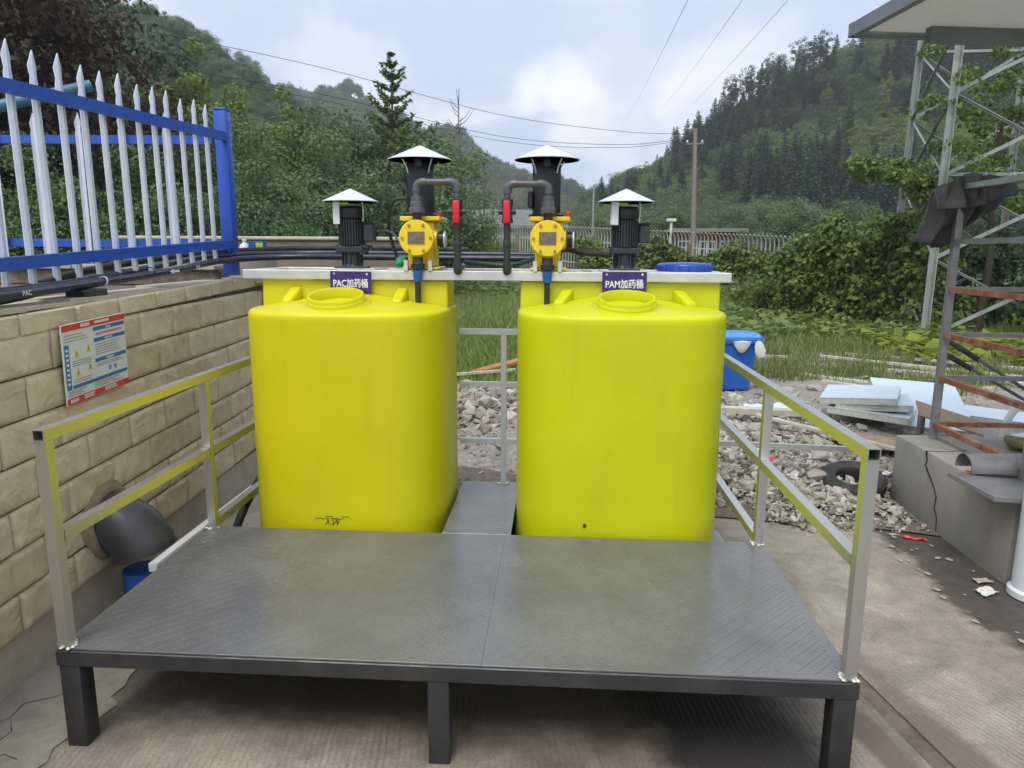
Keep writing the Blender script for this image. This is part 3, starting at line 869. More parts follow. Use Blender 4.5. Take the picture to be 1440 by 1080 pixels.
def kids(mesh_pair):
    return [o for o in bpy.data.objects if o.data is not None and o.type == 'MESH' and o.data in mesh_pair and o.parent is not None][:2]
def proto(pair):
    t = next(o for o in bpy.data.objects if o.type == 'MESH' and o.data == pair[0])
    c = next(o for o in bpy.data.objects if o.type == 'MESH' and o.data == pair[1])
    return [t, c]
PB1, PB2, PB3, PC1, PH = proto(TB1), proto(TB2), proto(TB3), proto(TC1), proto(TH)
forest('left_hill_forest', 'dense green mixed forest covering the hillside behind the picket fence', H_left, 3600, (-170, -8), (50, 150), [PB2, PB1, PB3], [3, 5, 3], .42, .78, 21,
       lambda x, y: x < -7 - (y-50)*.10)
forest('right_hill_forest', 'dense green forest with dark firs covering the hillside behind the utility pole', H_right, 3400, (24, 190), (64, 180), [PC1, PB2, PB1, PB3], [7, 2, 3, 3], .55, .95, 22)
forest('hill_foot_wood', 'light broadleaf wood on the low end of the hill behind the utility pole', H_right, 800, (-4, 26), (64, 175), [PB2, PB1, PB3, PC1], [2, 4, 4, .4], .45, .8, 25)
forest('far_hill_forest', 'hazy blue-green forest on the far hill between the two slopes', H_far, 4200, (-190, 120), (250, 400), [PB2, PB1, PB3], [3, 4, 3], .55, 1.0, 23)
# low wood at the valley floor
Hz = lambda x, y: np.full(np.shape(x), .45)
forest('valley_wood', 'low leafy wood along the valley floor behind the fence', Hz, 150, (-12, 60), (46, 66), [PH, PB1, PB3, PB2], [4, 2, 2, 2], .45, .75, 24)
# ==PART3==
# ================================================================== platform with handrails
W_, D_, ZP = 2.555, 1.062, .36
plat = thing('steel_platform', 'low dark grey chequer-plate platform with stainless handrails in front of the tanks', 'platform', (0, 0, 0))
seam = 1.395
MB().bbox((.002, .002, ZP-.006), (seam-.0003, D_, ZP), .0004).build('deck_plate', M['deck'], plat)
MB().bbox((seam+.0003, .002, ZP-.006), (W_-.002, D_, ZP), .0004).build('deck_plate', M['deck'], plat)
tg = MB().bbox((1.10, D_+.003, ZP-.007), (1.42, 1.83, ZP-.001), .0015).build('deck_plate', M['deck'], plat)
def lugs(x0, x1, y0, y1, z, par):
    b = MB(); st = .031; k = 0
    y = y0+.014
    while y < y1-.012:
        x = x0+.014 + (st/2 if k % 2 else 0); i = 0
        while x < x1-.012:
            a = R(45) if (i+k//2) % 2 else R(-45); c, s_ = math.cos(a), math.sin(a)
            L, w, h = .0115, .0036, .0011
            P = [(-L,0,0), (-L*.4,-w,0), (L*.4,-w,0), (L,0,0), (L*.4,w,0), (-L*.4,w,0), (-L*.45,0,h), (L*.45,0,h)]
            b.add([(x+p_[0]*c-p_[1]*s_, y+p_[0]*s_+p_[1]*c, z+p_[2]) for p_ in P], [(0,1,6), (1,2,7,6), (2,3,7), (3,4,7), (4,5,6,7), (5,0,6)])
            x += st; i += 1
        y += st/2; k += 1
    b.build('tread_lugs', M['deck'], par, 0)['kind'] = 'stuff'
dp = [o for o in plat.children if o.name.startswith('deck_plate')]
lugs(.03, seam-.002, .01, D_, ZP-.0001, dp[0]); lugs(seam+.002, W_-.03, .01, D_, ZP-.0001, dp[1]); lugs(1.105, 1.415, D_+.01, 1.82, ZP-.0011, tg)
tag(tg, 'narrow chequer-plate tongue running between the tanks')
MB().prism([(2.33, D_+.002), (2.389, D_+.002), (2.384, 1.19), (2.36, 1.19)], ZP-.007, ZP-.001).build('corner_plate', M['deck'], plat, 0)
MB().bbox((-.005, -.006, ZP-.062), (W_+.005, .044, ZP-.0065), .003).build('front_beam', M['dark_steel'], plat)
MB().bbox((0, D_-.05, ZP-.062), (W_, D_, ZP-.0065), .003).build('rear_beam', M['dark_steel'], plat)
for x in (0, W_-.05):
    MB().bbox((x, .0445, ZP-.061), (x+.05, D_-.0505, ZP-.0065), .003).build('side_beam', M['dark_steel'], plat)
for x in (.83, 1.37, 1.95):
    MB().bbox((x, .0445, ZP-.058), (x+.04, D_-.0505, ZP-.0065), .003).build('cross_beam', M['dark_steel'], plat)
MB().bbox((1.11, D_+.003, ZP-.05), (1.15, 1.82, ZP-.0075), .003).build('side_beam', M['dark_steel'], plat)
MB().bbox((1.37, D_+.003, ZP-.05), (1.41, 1.82, ZP-.0075), .003).build('side_beam', M['dark_steel'], plat)
for x, y in ((-.002, .0), (1.222, .0), (W_-.068, .0), (0, D_-.09), (1.16, D_-.09), (W_-.07, D_-.09)):
    lg = MB().bbox((x, y, -.002), (x+.07, y+.07, ZP-.0625), .005, seg=2).build('leg', M['dark_steel'], plat)
for x in (1.12, 1.37):
    MB().bbox((x, 1.77, .0), (x+.04, 1.81, ZP-.0505), .003).build('leg', M['dark_steel'], plat)

T = .037
ZT, ZM, ZL = 1.077, .735, .385
def weld(x, y, z, par, s=1.0, seed=0):
    r = random.Random(seed); b = MB()
    for k in range(14):
        a = r.uniform(0, 6.28); q = (x+math.cos(a)*.026*s+r.uniform(-.006, .006), y+math.sin(a)*.026*s+r.uniform(-.006, .006), z+r.uniform(0, .004))
        b.lathe([(.0, -.004), (.006, -.002), (.007, .001), (.003, .005), (0, .006)], q, 'z', 7)
    return b.build('weld_bead', M['weld'], par)
for side, x in (('l', .024), ('r', W_-.024)):
    hr = MB().hollow((x, -.004, ZT), (x, 2.17, ZT), T).build('handrail', M['chrome'], plat)
    for y in (.018, 1.045):
        MB().hollow((x, y, ZP+.001), (x, y, ZT-T/2-.001), T).build('post', M['chrome'], hr)
        weld(x, y, ZP, hr, 1.0, int(x*10+y*7))
    MB().hollow((x, 2.14, .0), (x, 2.14, ZT-T/2-.001), T).build('post', M['chrome'], hr)
    MB().hollow((x, .040, ZM), (x, 1.0235, ZM), T).build('mid_rail', M['chrome'], hr)
    MB().hollow((x, 1.0665, ZM), (x, 2.118, ZM), T).build('mid_rail', M['chrome'], hr)
    MB().hollow((x, 1.0665, ZL), (x, 2.118, ZL), T).build('low_rail', M['chrome'], hr)
    if side == 'l':
        MB().bar((x-.055, .62, ZP-.008), (x-.055, 2.16, ZP-.008), .035).build('edge_tube', M['white_metal'], hr)  # pale metal stands in for bright sky reflected along this steel tube
bk = MB().bar((1.088, 1.805, 1.215), (1.412, 1.805, 1.215), .03).build('handrail', M['chrome'], plat)
tag(bk, 'short three-bar rail closing the gap between the tanks')
MB().bar((1.33, 1.805, ZP), (1.33, 1.805, 1.1995), .03).build('post', M['chrome'], bk)
for z in (.925, .605):
    MB().bar((1.088, 1.805, z), (1.3145, 1.805, z), .028).build('mid_rail', M['chrome'], bk)
    MB().bar((1.3455, 1.805, z), (1.412, 1.805, z), .028).build('mid_rail', M['chrome'], bk)
weld(1.33, 1.805, ZP-.001, bk, .9, 77)

# ================================================================== dosing tanks
SN = 3.3
def sup(t, a, b_):
    c, s_ = math.cos(t), math.sin(t)
    return (a*math.copysign(abs(c)**(2/SN), c), b_*math.copysign(abs(s_)**(2/SN), s_))
def tank(cx, cy, r, mat, label, lid):
    t = thing('chemical_tank', label, 'tank', (cx, cy, .002), 0, 'yellow dosing tanks')
    bdep = .5
    prof = [(0, 0), (r-.05, 0), (r-.018, .008), (r-.004, .03), (r, .06)]
    prof += [(r, z) for z in np.linspace(.2, 1.32, 8)]
    for k in range(1, 9):
        a = k/8*R(78)
        prof.append((r-.026+.026*math.cos(a), 1.340+.026*math.sin(a)))
    prof += [(r-.06, 1.374), (r-.2, 1.396), (r-.34, 1.418), (.06, 1.440), (.002, 1.441)]
    n = 112; bb_ = MB()
    th = [2*math.pi*k/n for k in range(n)]
    for q, z in prof:
        for a in th:
            x, y = sup(a, r, bdep); bb_.v.append((x*q/r, y*q/r, z))
    for i in range(len(prof)-1):
        for k in range(n):
            bb_.f.append((i*n+k, i*n+(k+1) % n, (i+1)*n+(k+1) % n, (i+1)*n+k))
    bb_.f.append(tuple((len(prof)-1)*n+k for k in range(n)))
    bb_.build('body', mat, t, 40)
    # raised rear half
    y0 = 1.525-cy
    full_ = [sup(2*math.pi*k/160, r-.012, bdep-.012) for k in range(160)]
    xm = (r-.012)*(1-abs(y0/(bdep-.012))**SN)**(1/SN)
    pts = [(xm, y0)] + [p_ for p_ in full_ if p_[1] > y0+.004 and p_[0] >= 0 and p_[1] < 0]
    pts = [(xm, y0)] + [p_ for p_ in (sup(-.5+(math.pi+1)*k/80, r-.012, bdep-.012) for k in range(81)) if p_[1] > y0+.004] + [(-xm, y0)]
    bm = bmesh.new()
    lo = [bm.verts.new((p_[0]*1.003, p_[1]*1.003 if p_[1] > y0+.001 else p_[1]-.006, 1.355)) for p_ in pts]
    hi = [bm.verts.new((p_[0], p_[1], 1.497)) for p_ in pts]
    n = len(pts)
    for k in range(n): bm.faces.new((lo[k], lo[(k+1) % n], hi[(k+1) % n], hi[k]))
    bm.faces.new(hi)
    ed = [e_ for e_ in bm.edges if abs(e_.verts[0].co.z-e_.verts[1].co.z) > .1 and (set(e_.verts) & {lo[0], lo[-1]})] + [e_ for e_ in bm.edges if e_.verts[0] in hi and e_.verts[1] in hi]
    bmesh.ops.bevel(bm, geom=ed, offset=.014, segments=4, affect='EDGES', profile=.5)
    bmesh.ops.recalc_face_normals(bm, faces=bm.faces[:])
    me = bpy.data.meshes.new('raised_back'); bm.to_mesh(me); bm.free()
    for p_ in me.polygons: p_.use_smooth = True
    me.set_sharp_from_angle(angle=R(40))
    link('raised_back', me, mat, t)
    # filler neck
    nx_, ny_ = -.025 if lid is None else 0.015, 1.305-cy
    MB().lathe([(.168,-.008),(.160,.006),(.146,.010),(.138,.014),(.136,.026),(.132,.030),(.131,.046),(.128,.050),(.122,.050),(.119,.044),(.118,-.01),(0,-.012)], (nx_, ny_, 1.389), 'z', 56, Matrix.Rotation(R(12), 4, 'X')).build('filler_neck', mat, t, 40)
    for sx, sl in ((-1, .05), (1, -.02)):
        x = nx_ + sx*.27
        m = Matrix.Translation((x, 1.525-cy, 1.378)) @ Matrix.Rotation(sl*8*0.12*sx if lid is None else .35*sx, 4, 'Z')
        g = MB().prism([(.02, -.03), (.02, .088), (-.02, .078), (-.135, .028), (-.15, -.03)], -.026, .028, 'x', m)
        ob = g.build('gusset', mat, t, 0)
        bv = ob.modifiers.new('soften', 'BEVEL'); bv.width = .012; bv.segments = 3
    return t
TA = tank(.595, 1.600, .485, M['tank_a'], 'left-hand warm yellow plastic tank carrying the PAC sign, beside the tiled wall', None)
TA['label'] = 'warm yellow plastic dosing tank under the PAC sign, beside the tiled wall'
TBk = tank(1.920, 1.600, .500, M['tank_b'], 'greenish yellow plastic dosing tank under the PAM sign, with a blue screw lid', 1)

def on_tank(cx, cy, r, x, z, out=.0015):
    dx = x-cx
    return Vector((x-cx, -.5*(1-abs(dx/r)**SN)**(1/SN)-out, z))
# scuffs near the bottom of the tanks
r_ = random.Random(4)
b = MB()
def squig(b, cx, cy, r, pts, w):
    b.tube([on_tank(cx, cy, r, x, z, .0) for x, z in pts], w, 5)
for k in range(6):
    x0 = .490+.026*k; z0 = .404+r_.uniform(-.006, .004)
    squig(b, .595, 1.600, .485, [(x0, z0), (x0+.012, z0-.004+r_.uniform(-.004,.004)), (x0+.024, z0+r_.uniform(-.004,.003)), (x0+.034, z0-.003)], .0018)
for k in range(6):
    x0 = .545+.012*k
    squig(b, .595, 1.600, .485, [(x0, .398), (x0+r_.uniform(-.02,.02), .385), (x0+r_.uniform(-.012,.012), .366)], .002)
b.build('scuff_mark', basic('dark_brown_scuff', (.06,.022,.012), .8), TA)
b = MB()
squig(b, 1.92, 1.600, .500, [(1.756,.405), (1.760,.398), (1.757,.388)], .007)
b.build('scuff_mark', bpy.data.materials['dark_brown_scuff'], TBk)
MB().tube(arc((.285-.595, 1.43-1.6, 1.392), 0, 6.2832, .018, (1,0,0), (0,1,0), 16), .0025, 5).build('seal_ring', M['black_void'], TA)

# blue lid on the right tank
ld = MB().lathe([(.0,.0),(.140,.0),(.142,.008),(.142,.026),(.138,.034),(.125,.040),(.05,.044),(0,.044)], (0,0,0), 'z', 40)
for k in range(20):
    a = 6.283*k/20
    ld.bbox((-.006,-.004,.004), (.006,.004,.028), .002, Matrix.Rotation(a, 4, 'Z') @ Matrix.Translation((.142,0,0)))
lo_ = ld.build('screw_lid', M['lid_blue'], None, 40)
lo_.location = (2.272, 1.78, 1.548)
tag(lo_, 'flat blue screw lid on top of the PAM tank', 'lid')

# ================================================================== aluminium mounting frame across both tanks
fr = thing('mounting_frame', 'pale aluminium channel frame spanning the tops of both yellow tanks', 'frame', (0, 0, 1.5))
def chan(a, b, name='channel'):
    return MB().bbox(a, b, .003).build(name, M['alu'], fr)
chan((.035, 1.498, .0), (2.452, 1.530, .046))
chan((.035, 2.02, .0), (2.452, 2.052, .046))
for x in (.035, .38, .70, 1.03, 1.41, 1.70, 1.79, 2.08, 2.412):
    chan((x, 1.5305, .0005), (x+.04, 2.0195, .0455), 'cross_channel')
for x0, x1 in ((.425, .695), (.76, 1.02), (1.455, 1.695), (1.83, 2.075)):
    MB().bbox((x0, 1.56, .046), (x1, 1.86, .052), .002).build('mounting_plate', M['alu'], fr)
MB().bbox((2.125, 1.56, .0), (2.41, 1.95, .046), .002).build('mounting_plate', M['alu'], fr)

# name signs
def text_mesh(body, size, name='lettering', extrude=.0004, bold=.0):
    cu = bpy.data.curves.new(name, 'FONT'); cu.body = body; cu.size = size; cu.extrude = extrude
    cu.align_x = 'CENTER'; cu.align_y = 'CENTER'; cu.offset = bold
    o = bpy.data.objects.new(name, cu); col.objects.link(o)
    dg = bpy.context.evaluated_depsgraph_get()
    me = bpy.data.meshes.new_from_object(o.evaluated_get(dg))
    bpy.data.objects.remove(o); bpy.data.curves.remove(cu)
    me.name = name
    return me
def sign(x0, x1, z0, z1, word, label, tilt):
    t = thing('name_sign', label, 'sign', ((x0+x1)/2, 1.4935, z0), 0, 'purple name signs')
    t.rotation_euler = (0, tilt, 0)
    w = x1-x0; h = z1-z0
    MB().bbox((-w/2, -.003, 0), (w/2, .003, h), .001).build('panel', M['sign_purple'], t)
    me = text_mesh(word, .054)
    xs = [v.co.x for v in me.vertices]; ys = [v.co.y for v in me.vertices]
    k = (w*.84)/max(.001, max(xs)-min(xs)); cx_ = (max(xs)+min(xs))/2; cy_ = (max(ys)+min(ys))/2
    ky = (h*.40)/max(.001, max(ys)-min(ys))
    for v in me.vertices:
        v.co = Vector(((v.co.x-cx_)*k, -.0036-v.co.z*.5, (v.co.y-cy_)*ky + h*.47))
    bl = MB()
    for q, (ox, oz) in enumerate(((0,0), (.0008,0), (-.0008,0), (0,.0005), (0,-.0005))):     # semi-bold strokes
        bl.add([(v.co.x+ox, v.co.y-.00012*q, v.co.z+oz) for v in me.vertices], [tuple(f.vertices) for f in me.polygons])
    bl.build('lettering', M['white'], t, 0)
    for sx in (-1, 1):
        MB().lathe([(0,-.003),(.005,-.002),(.006,.0),(.006,.001)], (sx*w*.40, -.0035, h*.88), 'y', 12, Matrix.Rotation(0, 4, 'X')).build('screw', M['weld'], t)
    return t
sign(.484, .690, 1.432, 1.541, 'PAC加药桶', 'small purple sign reading PAC加药桶 on the aluminium frame', R(.6))
sign(1.832, 2.046, 1.440, 1.548, 'PAM加药桶', 'small purple sign reading PAM加药桶 on the aluminium frame', R(-.4))

# ================================================================== mixers
def cone_hood(b, z, r, h, n=40):
    b.lathe([(r, -.004), (r, 0), (r*.5, h*.52), (.006, h), (0, h), (0, h-.003), (r*.5, h*.52-.004), (r-.003, -.004)], (0, 0, z), 'z', n)
def mixer(x, y, label, lefty):
    t = thing('mixer_motor', label, 'motor', (x, y, 1.552), 0, 'mixer motors')
    MB().bbox((-.075,-.075,0), (.075,.075,.010), .003).build('base_flange', M['motor_grey'], t)
    b = MB().lathe([(.052,.010),(.050,.016),(.046,.02),(.046,.075),(.05,.08)], n=28)
    for k in range(12):
        b.bbox((.042,-.004,.016), (.056,.004,.078), .001, Matrix.Rotation(6.283*k/12, 4, 'Z'))
    b.build('gear_neck', M['motor_grey'], t)
    b = MB().bbox((-.072,-.062,.080), (.072,.062,.112), .006)
    for sx in (-1, 1):
        for sy in (-1, 1): b.lathe([(.009,.07),(.009,.118),(0,.119)], (sx*.062, sy*.052, 0), 'z', 8)
    b.build('mount_flange', M['motor_grey'], t)
    b = MB().lathe([(.05,.1121),(.056,.115),(.056,.245),(.05,.25)], n=28)
    for k in range(30):
        b.box((.05,-.0025,.118), (.068,.0025,.245), Matrix.Rotation(6.283*k/30, 4, 'Z'))
    b.build('finned_housing', M['motor_grey'], t)
    MB().lathe([(.064,.2505),(.066,.256),(.066,.30),(.060,.312),(.02,.315),(0,.315)], n=32).build('fan_cover', M['motor_black'], t)
    bx_ = MB().bbox((.068,-.035,.135), (.122,.035,.225), .006)
    bx_.lathe([(.012,0),(.012,.02),(0,.021)], (.095,0,.118), 'z', 10, Matrix.Rotation(math.pi, 4, 'X'))
    tb = bx_.build('terminal_box', M['motor_grey'], t)
    MB().bbox((.066,-.038,.2255), (.125,.038,.236), .003).build('box_lid', M['motor_black'], tb)
    b = MB(); cone_hood(b, .338, .142, .062)
    hd = b.build('rain_hood', M['white_metal'], t, 50)
    MB().bbox((-.078,-.052,.225), (-.0672,-.012,.345), .001).build('bracket', M['white_metal'], hd)
    MB().bbox((-.074,-.069,.222), (-.04,-.0665,.345), .001).build('bracket', M['white_metal'], hd)
    MB().tube([(.066,-.02,.23), (.07,-.024,.29), (.066,-.03,.342)], .0035, 6).build('bracket', M['white_metal'], hd)
    MB().bbox((-.04,-.0675,.318), (.005,-.0665,.330), .0003).build('caution_label', M['lime'], t)
    return t
mixer(.548, 1.68, 'finned dark motor under a white cone hood behind the PAC sign', 1)
mixer(1.950, 1.68, 'finned dark motor under a white cone hood behind the PAM sign', 0)

# ================================================================== metering pumps
def pump(x, label, side):
    """x: axis of the round yellow cap; side: +1 knob on the right"""
    t = thing('metering_pump', label, 'pump', (x, 1.46, 1.552), 0, 'yellow metering pumps')
    zc = .153
    MB().bbox((-.085,.06,.0), (.095,.30,.012), .003).build('base_plate', M['pump_yellow'], t)
    b = MB().bbox((-.065,.105,.012), (.065,.285,.150), .012, seg=2).bbox((-.07,.085,.10), (.075,.295,.235), .014, seg=2)
    b.build('gear_housing', M['pump_yellow'], t)
    MB().bbox((-.092,.060,.2355), (.108,.295,.258), .005).build('top_flange', M['pump_yellow'], t)
    b = MB().lathe([(.078,.105),(.078,.03),(.085,.028),(.086,.022),(.086,.006),(.082,.001),(.0,.0)], (0,0,zc), 'y', 48)
    b.build('round_cap', M['pump_yellow'], t)
    for k in range(6):
        a = 6.283*k/6+.0
        p = (math.cos(a)*.069, .0, zc+math.sin(a)*.069)
        MB().lathe([(.0,-.008),(.0065,-.0075),(.0075,-.005),(.0075,-.0008)], p, 'y', 8).build('bolt', M['brass'], t)
    MB().bbox((-.041,-.0035,zc-.03), (.041,-.0004,zc+.03), .001).build('nameplate', M['plate'], t)
    # pump head in front below the cap and valve cartridges
    MB().lathe([(.028,.0),(.034,.004),(.034,.026),(.028,.03),(.026,.034),(.026,.062)], (0,.03,.0), 'z', 8).build('suction_union', M['black_plastic'], t)
    MB().lathe([(.022,.0),(.022,.03)], (0,.03,zc+.0865), 'z', 20).build('discharge_stub', M['black_plastic'], t)
    MB().lathe([(.046,.05),(.046,.086),(.038,.090)], (0,.11,zc-.005), 'x', 28).build('knob_neck', M['pump_yellow'], t)
    kb = MB().lathe([(.028,.0905),(.036,.093),(.037,.097),(.037,.122),(.034,.1255),(0,.126)], (0,.11,zc-.005), 'x', 28)
    for k in range(18):
        kb.box((.097,-.003,.0355), (.121,.003,.0395), Matrix.Translation((0,.11,zc-.005)) @ Matrix.Rotation(6.283*k/18, 4, 'X'))
    ko = kb.build('stroke_knob', M['black_plastic'], t)
    MB().lathe([(.039,.1205),(.040,.122),(.040,.126),(.036,.128)], (0,.11,zc-.005), 'x', 28).build('knob_ring', M['white_metal'], ko)
    MB().lathe([(.012,.0),(.014,.002),(.014,.02),(.009,.026),(0,.027)], (.095,.12,.2585), 'z', 10).build('oil_plug', M['red'], t)
    MB().bbox((-.055,.09,.215), (-.015,.0845,.233), .001).build('warning_tab', M['red'], t)
    # motor
    mx_ = -.012
    MB().lathe([(.085,.2585),(.088,.262),(.088,.272),(.076,.276),(.070,.280),(.070,.515),(.066,.522),(.0,.524)], (mx_,.20,0), 'z', 36).build('motor', M['motor_black'], t)
    sx = 1 if side < 0 else -1
    MB().bbox((mx_-.088*1.05, .16, .305), (mx_-.066, .25, .385), .005).build('terminal_box', M['motor_black'], t) if side < 0 else None
    b = MB(); cone_hood(b, .540, .162, .068, 44)
    hd = b.build('rain_hood', M['white_metal'], t, 50)
    for a in (.6, 2.5, 3.9, 5.5):
        c, s_ = math.cos(a), math.sin(a)
        MB().tube([(mx_+c*.071, .20+s_*.071, .47), (mx_+c*.080, .20+s_*.080, .50), (mx_+c*.112, .20+s_*.112, .553)], .0035, 6).build('strut', M['white_metal'], hd)
    MB().bbox((mx_-.015, .128, .50), (mx_+.02, .1285+.003, .548), .001).build('strut', M['motor_black'], hd)
    hd.location = (mx_, .20, 0)
    for c in hd.children: c.location = (-mx_, -.20, 0)
    MB().bbox((-.07,.03,-.006), (-.05,.058,.045), .001).build('bracket', M['alu'], t)
    MB().bbox((.05,.03,-.006), (.07,.058,.045), .001).build('bracket', M['alu'], t)
    return t
pump(.927, 'yellow metering pump with tall black hooded motor over the PAC tank', 1)
pump(1.564, 'yellow metering pump with tall black hooded motor over the PAM tank', -1)

# discharge pipework with red-handled valves
def discharge(xp, xd, zh, label):
    s_ = 1 if xd > xp else -1
    y = 1.487
    t = thing('discharge_pipe', label, 'pipe', (xd, y, 1.552), 0, 'grey discharge pipes')
    o = Vector((xd, y, 1.552))
    L_ = lambda p: Vector(p)-o
    z0 = 1.552+.153+.0865+.0305
    MB().lathe([(.030,.0),(.038,.003),(.038,.024),(.031,.028),(.030,.05),(.026,.054),(.026,.075),(.023,.078)], L_((xp,y,z0)), 'z', 24).build('union', M['pvc_grey'], t)
    rb = .034
    path = [(xp,y,z0+.078)] + [tuple(p) for p in arc((xp+s_*rb, y, zh-rb), math.pi, math.pi/2, rb, (s_,0,0), (0,0,1), 6)]
    path += [tuple(p) for p in arc((xd-s_*rb, y, zh-rb), math.pi/2, 0, rb, (s_,0,0), (0,0,1), 6)] + [(xd,y,1.895)]
    MB().tube([L_(p) for p in path], .0165, 18).build('pipe', M['pvc_grey'], t, 50)
    for c, a0, a1, q in (((xp+s_*rb,y,zh-rb), math.pi, math.pi/2, 1), ((xd-s_*rb,y,zh-rb), math.pi/2, 0, 2)):
        a_ = [L_(p) for p in arc(c, a0, a1, rb, (s_,0,0), (0,0,1), 6)]
        ends = [a_[0]+Vector((0,0,-.012))] + a_ + [a_[-1]+Vector((s_*.014,0,0))] if q == 1 else [a_[0]+Vector((-s_*.014,0,0))] + a_ + [a_[-1]+Vector((0,0,-.012))]
        MB().tube(ends, .0205, 18).build('elbow', M['pvc_grey'], t, 50)
    v = MB().lathe([(.021,1.775),(.028,1.778),(.028,1.795),(.025,1.80),(.025,1.86),(.028,1.865),(.028,1.888),(.021,1.893)], L_((xd,y,0)), 'z', 24)
    v.cyl(L_((xd-.042,y,1.83)), L_((xd+.042,y,1.83)), .014, n=12)
    vb = v.build('valve', M['pvc_dark'], t)
    m = Matrix.Translation(L_((xd,y-.036,1.83)))
    MB().bbox((-.0165,-.014,-.056), (.0165,.0,.050), .006, m, 3).build('valve_handle', M['red'], vb)
    MB().cyl(L_((xd,y-.037,1.83)), L_((xd,y-.025,1.83)), .011, n=12).build('valve_stem', M['pvc_dark'], vb)
    MB().tube([L_((xd,y,1.776)), L_((xd,y,1.545))], .0165, 16).build('drop_pipe', M['pvc_dark'], t, 50)
    MB().lathe([(.0185,1.66),(.020,1.664),(.020,1.69),(.0185,1.694)], L_((xd,y,0)), 'z', 16).build('collar', M['pvc_dark'], t)
    e_ = [(xd,y,1.578)] + [tuple(p) for p in arc((xd,y+.022,1.565), math.pi, 1.5*math.pi, .022, (0,1,0), (0,0,1), 4)]
    MB().tube([L_((xd,y,1.585)), L_((xd,y,1.560)), L_((xd,y+.006,1.549)), L_((xd,y+.0098,1.5475))], .0215, 16).build('elbow', M['pvc_dark'], t, 50)
    MB().tube([L_((xd,y+.012,1.565)), L_((xd,y+.20,1.565))], .016, 14).build('tail_pipe', M['pvc_grey'], t, 50)
    return t
discharge(.927, 1.1246, 1.969, 'grey plastic pipe bent from the PAC pump to a red-handled valve')
discharge(1.564, 1.367, 1.960, 'dark plastic pipe bent from the PAM pump to a red-handled valve')

# suction hoses dipping to the tank shoulders
for x, lb in ((.927, 'PAC'), (1.564, 'PAM')):
    t = thing('suction_hose', 'short black hose with blue fitting under the yellow %s pump' % lb, 'hose', (x, 1.487, 1.40), 0, 'suction hoses')
    MB().tube([(0,0,.112), (0,-.002,.06), (.0,-.004,-.012)], .0145, 14).build('hose', M['rubber'], t, 50)
    MB().lathe([(.019,.092),(.021,.096),(.021,.12),(.024,.124),(.024,.149),(.020,.1515)], (0,0,0), 'z', 16).build('fitting', M['blue_fit'], t)

# cables and hoses behind the frame
def cable(name, pts, r, mat, label, cat='cable', n=10, group=None):
    o = MB().tube(spline(pts, 8), r, n).build(name, mat, None, 60)
    return tag(o, label, cat, group)
cable('black_hose', [(1.60,1.76,1.64),(1.66,1.74,1.655),(1.74,1.72,1.64),(1.86,1.70,1.630),(1.885,1.69,1.632)], .016, M['rubber'], 'thick black hose from the PAM pump to the finned motor', 'hose')
cable('green_hose', [(1.10,1.90,1.585),(1.18,1.93,1.575),(1.30,1.95,1.565),(1.40,1.93,1.575),(1.47,1.90,1.60),(1.52,1.84,1.605)], .013, basic('dark_green_hose', (.012,.05,.035), .45), 'dark green hose sagging between the two valves', 'hose')
cable('grey_conduit', [(.846,1.62,1.9),(.79,1.62,1.89),(.75,1.66,1.82),(.745,1.70,1.72),(.77,1.72,1.62),(.79,1.74,1.565)], .009, M['black_plastic'], 'black cable looping down from the tall PAC motor')
cable('thin_cable', [(.672,1.70,1.742),(.70,1.70,1.745),(.76,1.66,1.735),(.80,1.62,1.70),(.84,1.61,1.66)], .006, M['pvc_grey'], 'thin grey cable from the finned PAC motor to its pump')
g = MB()
g.add([(0,0,.014),(.03,.01,.0),(.055,-.005,.018),(.04,.012,.052),(.012,-.008,.045),(.02,-.022,.02),(.035,-.02,.03),(.03,.028,.03)],
      [(0,1,5),(1,2,6,5),(2,3,6),(3,4,6),(4,0,5),(4,5,6),(0,4,7),(4,3,7),(3,2,7),(2,1,7),(1,0,7)])
rg = g.build('green_rag', M['green'], None, 50); rg.location = (.765, 1.69, 1.553); rg.scale = (1.3,1.3,1.2)
tag(rg, 'small bright green tape knot on the frame beside the PAC motor', 'tape')
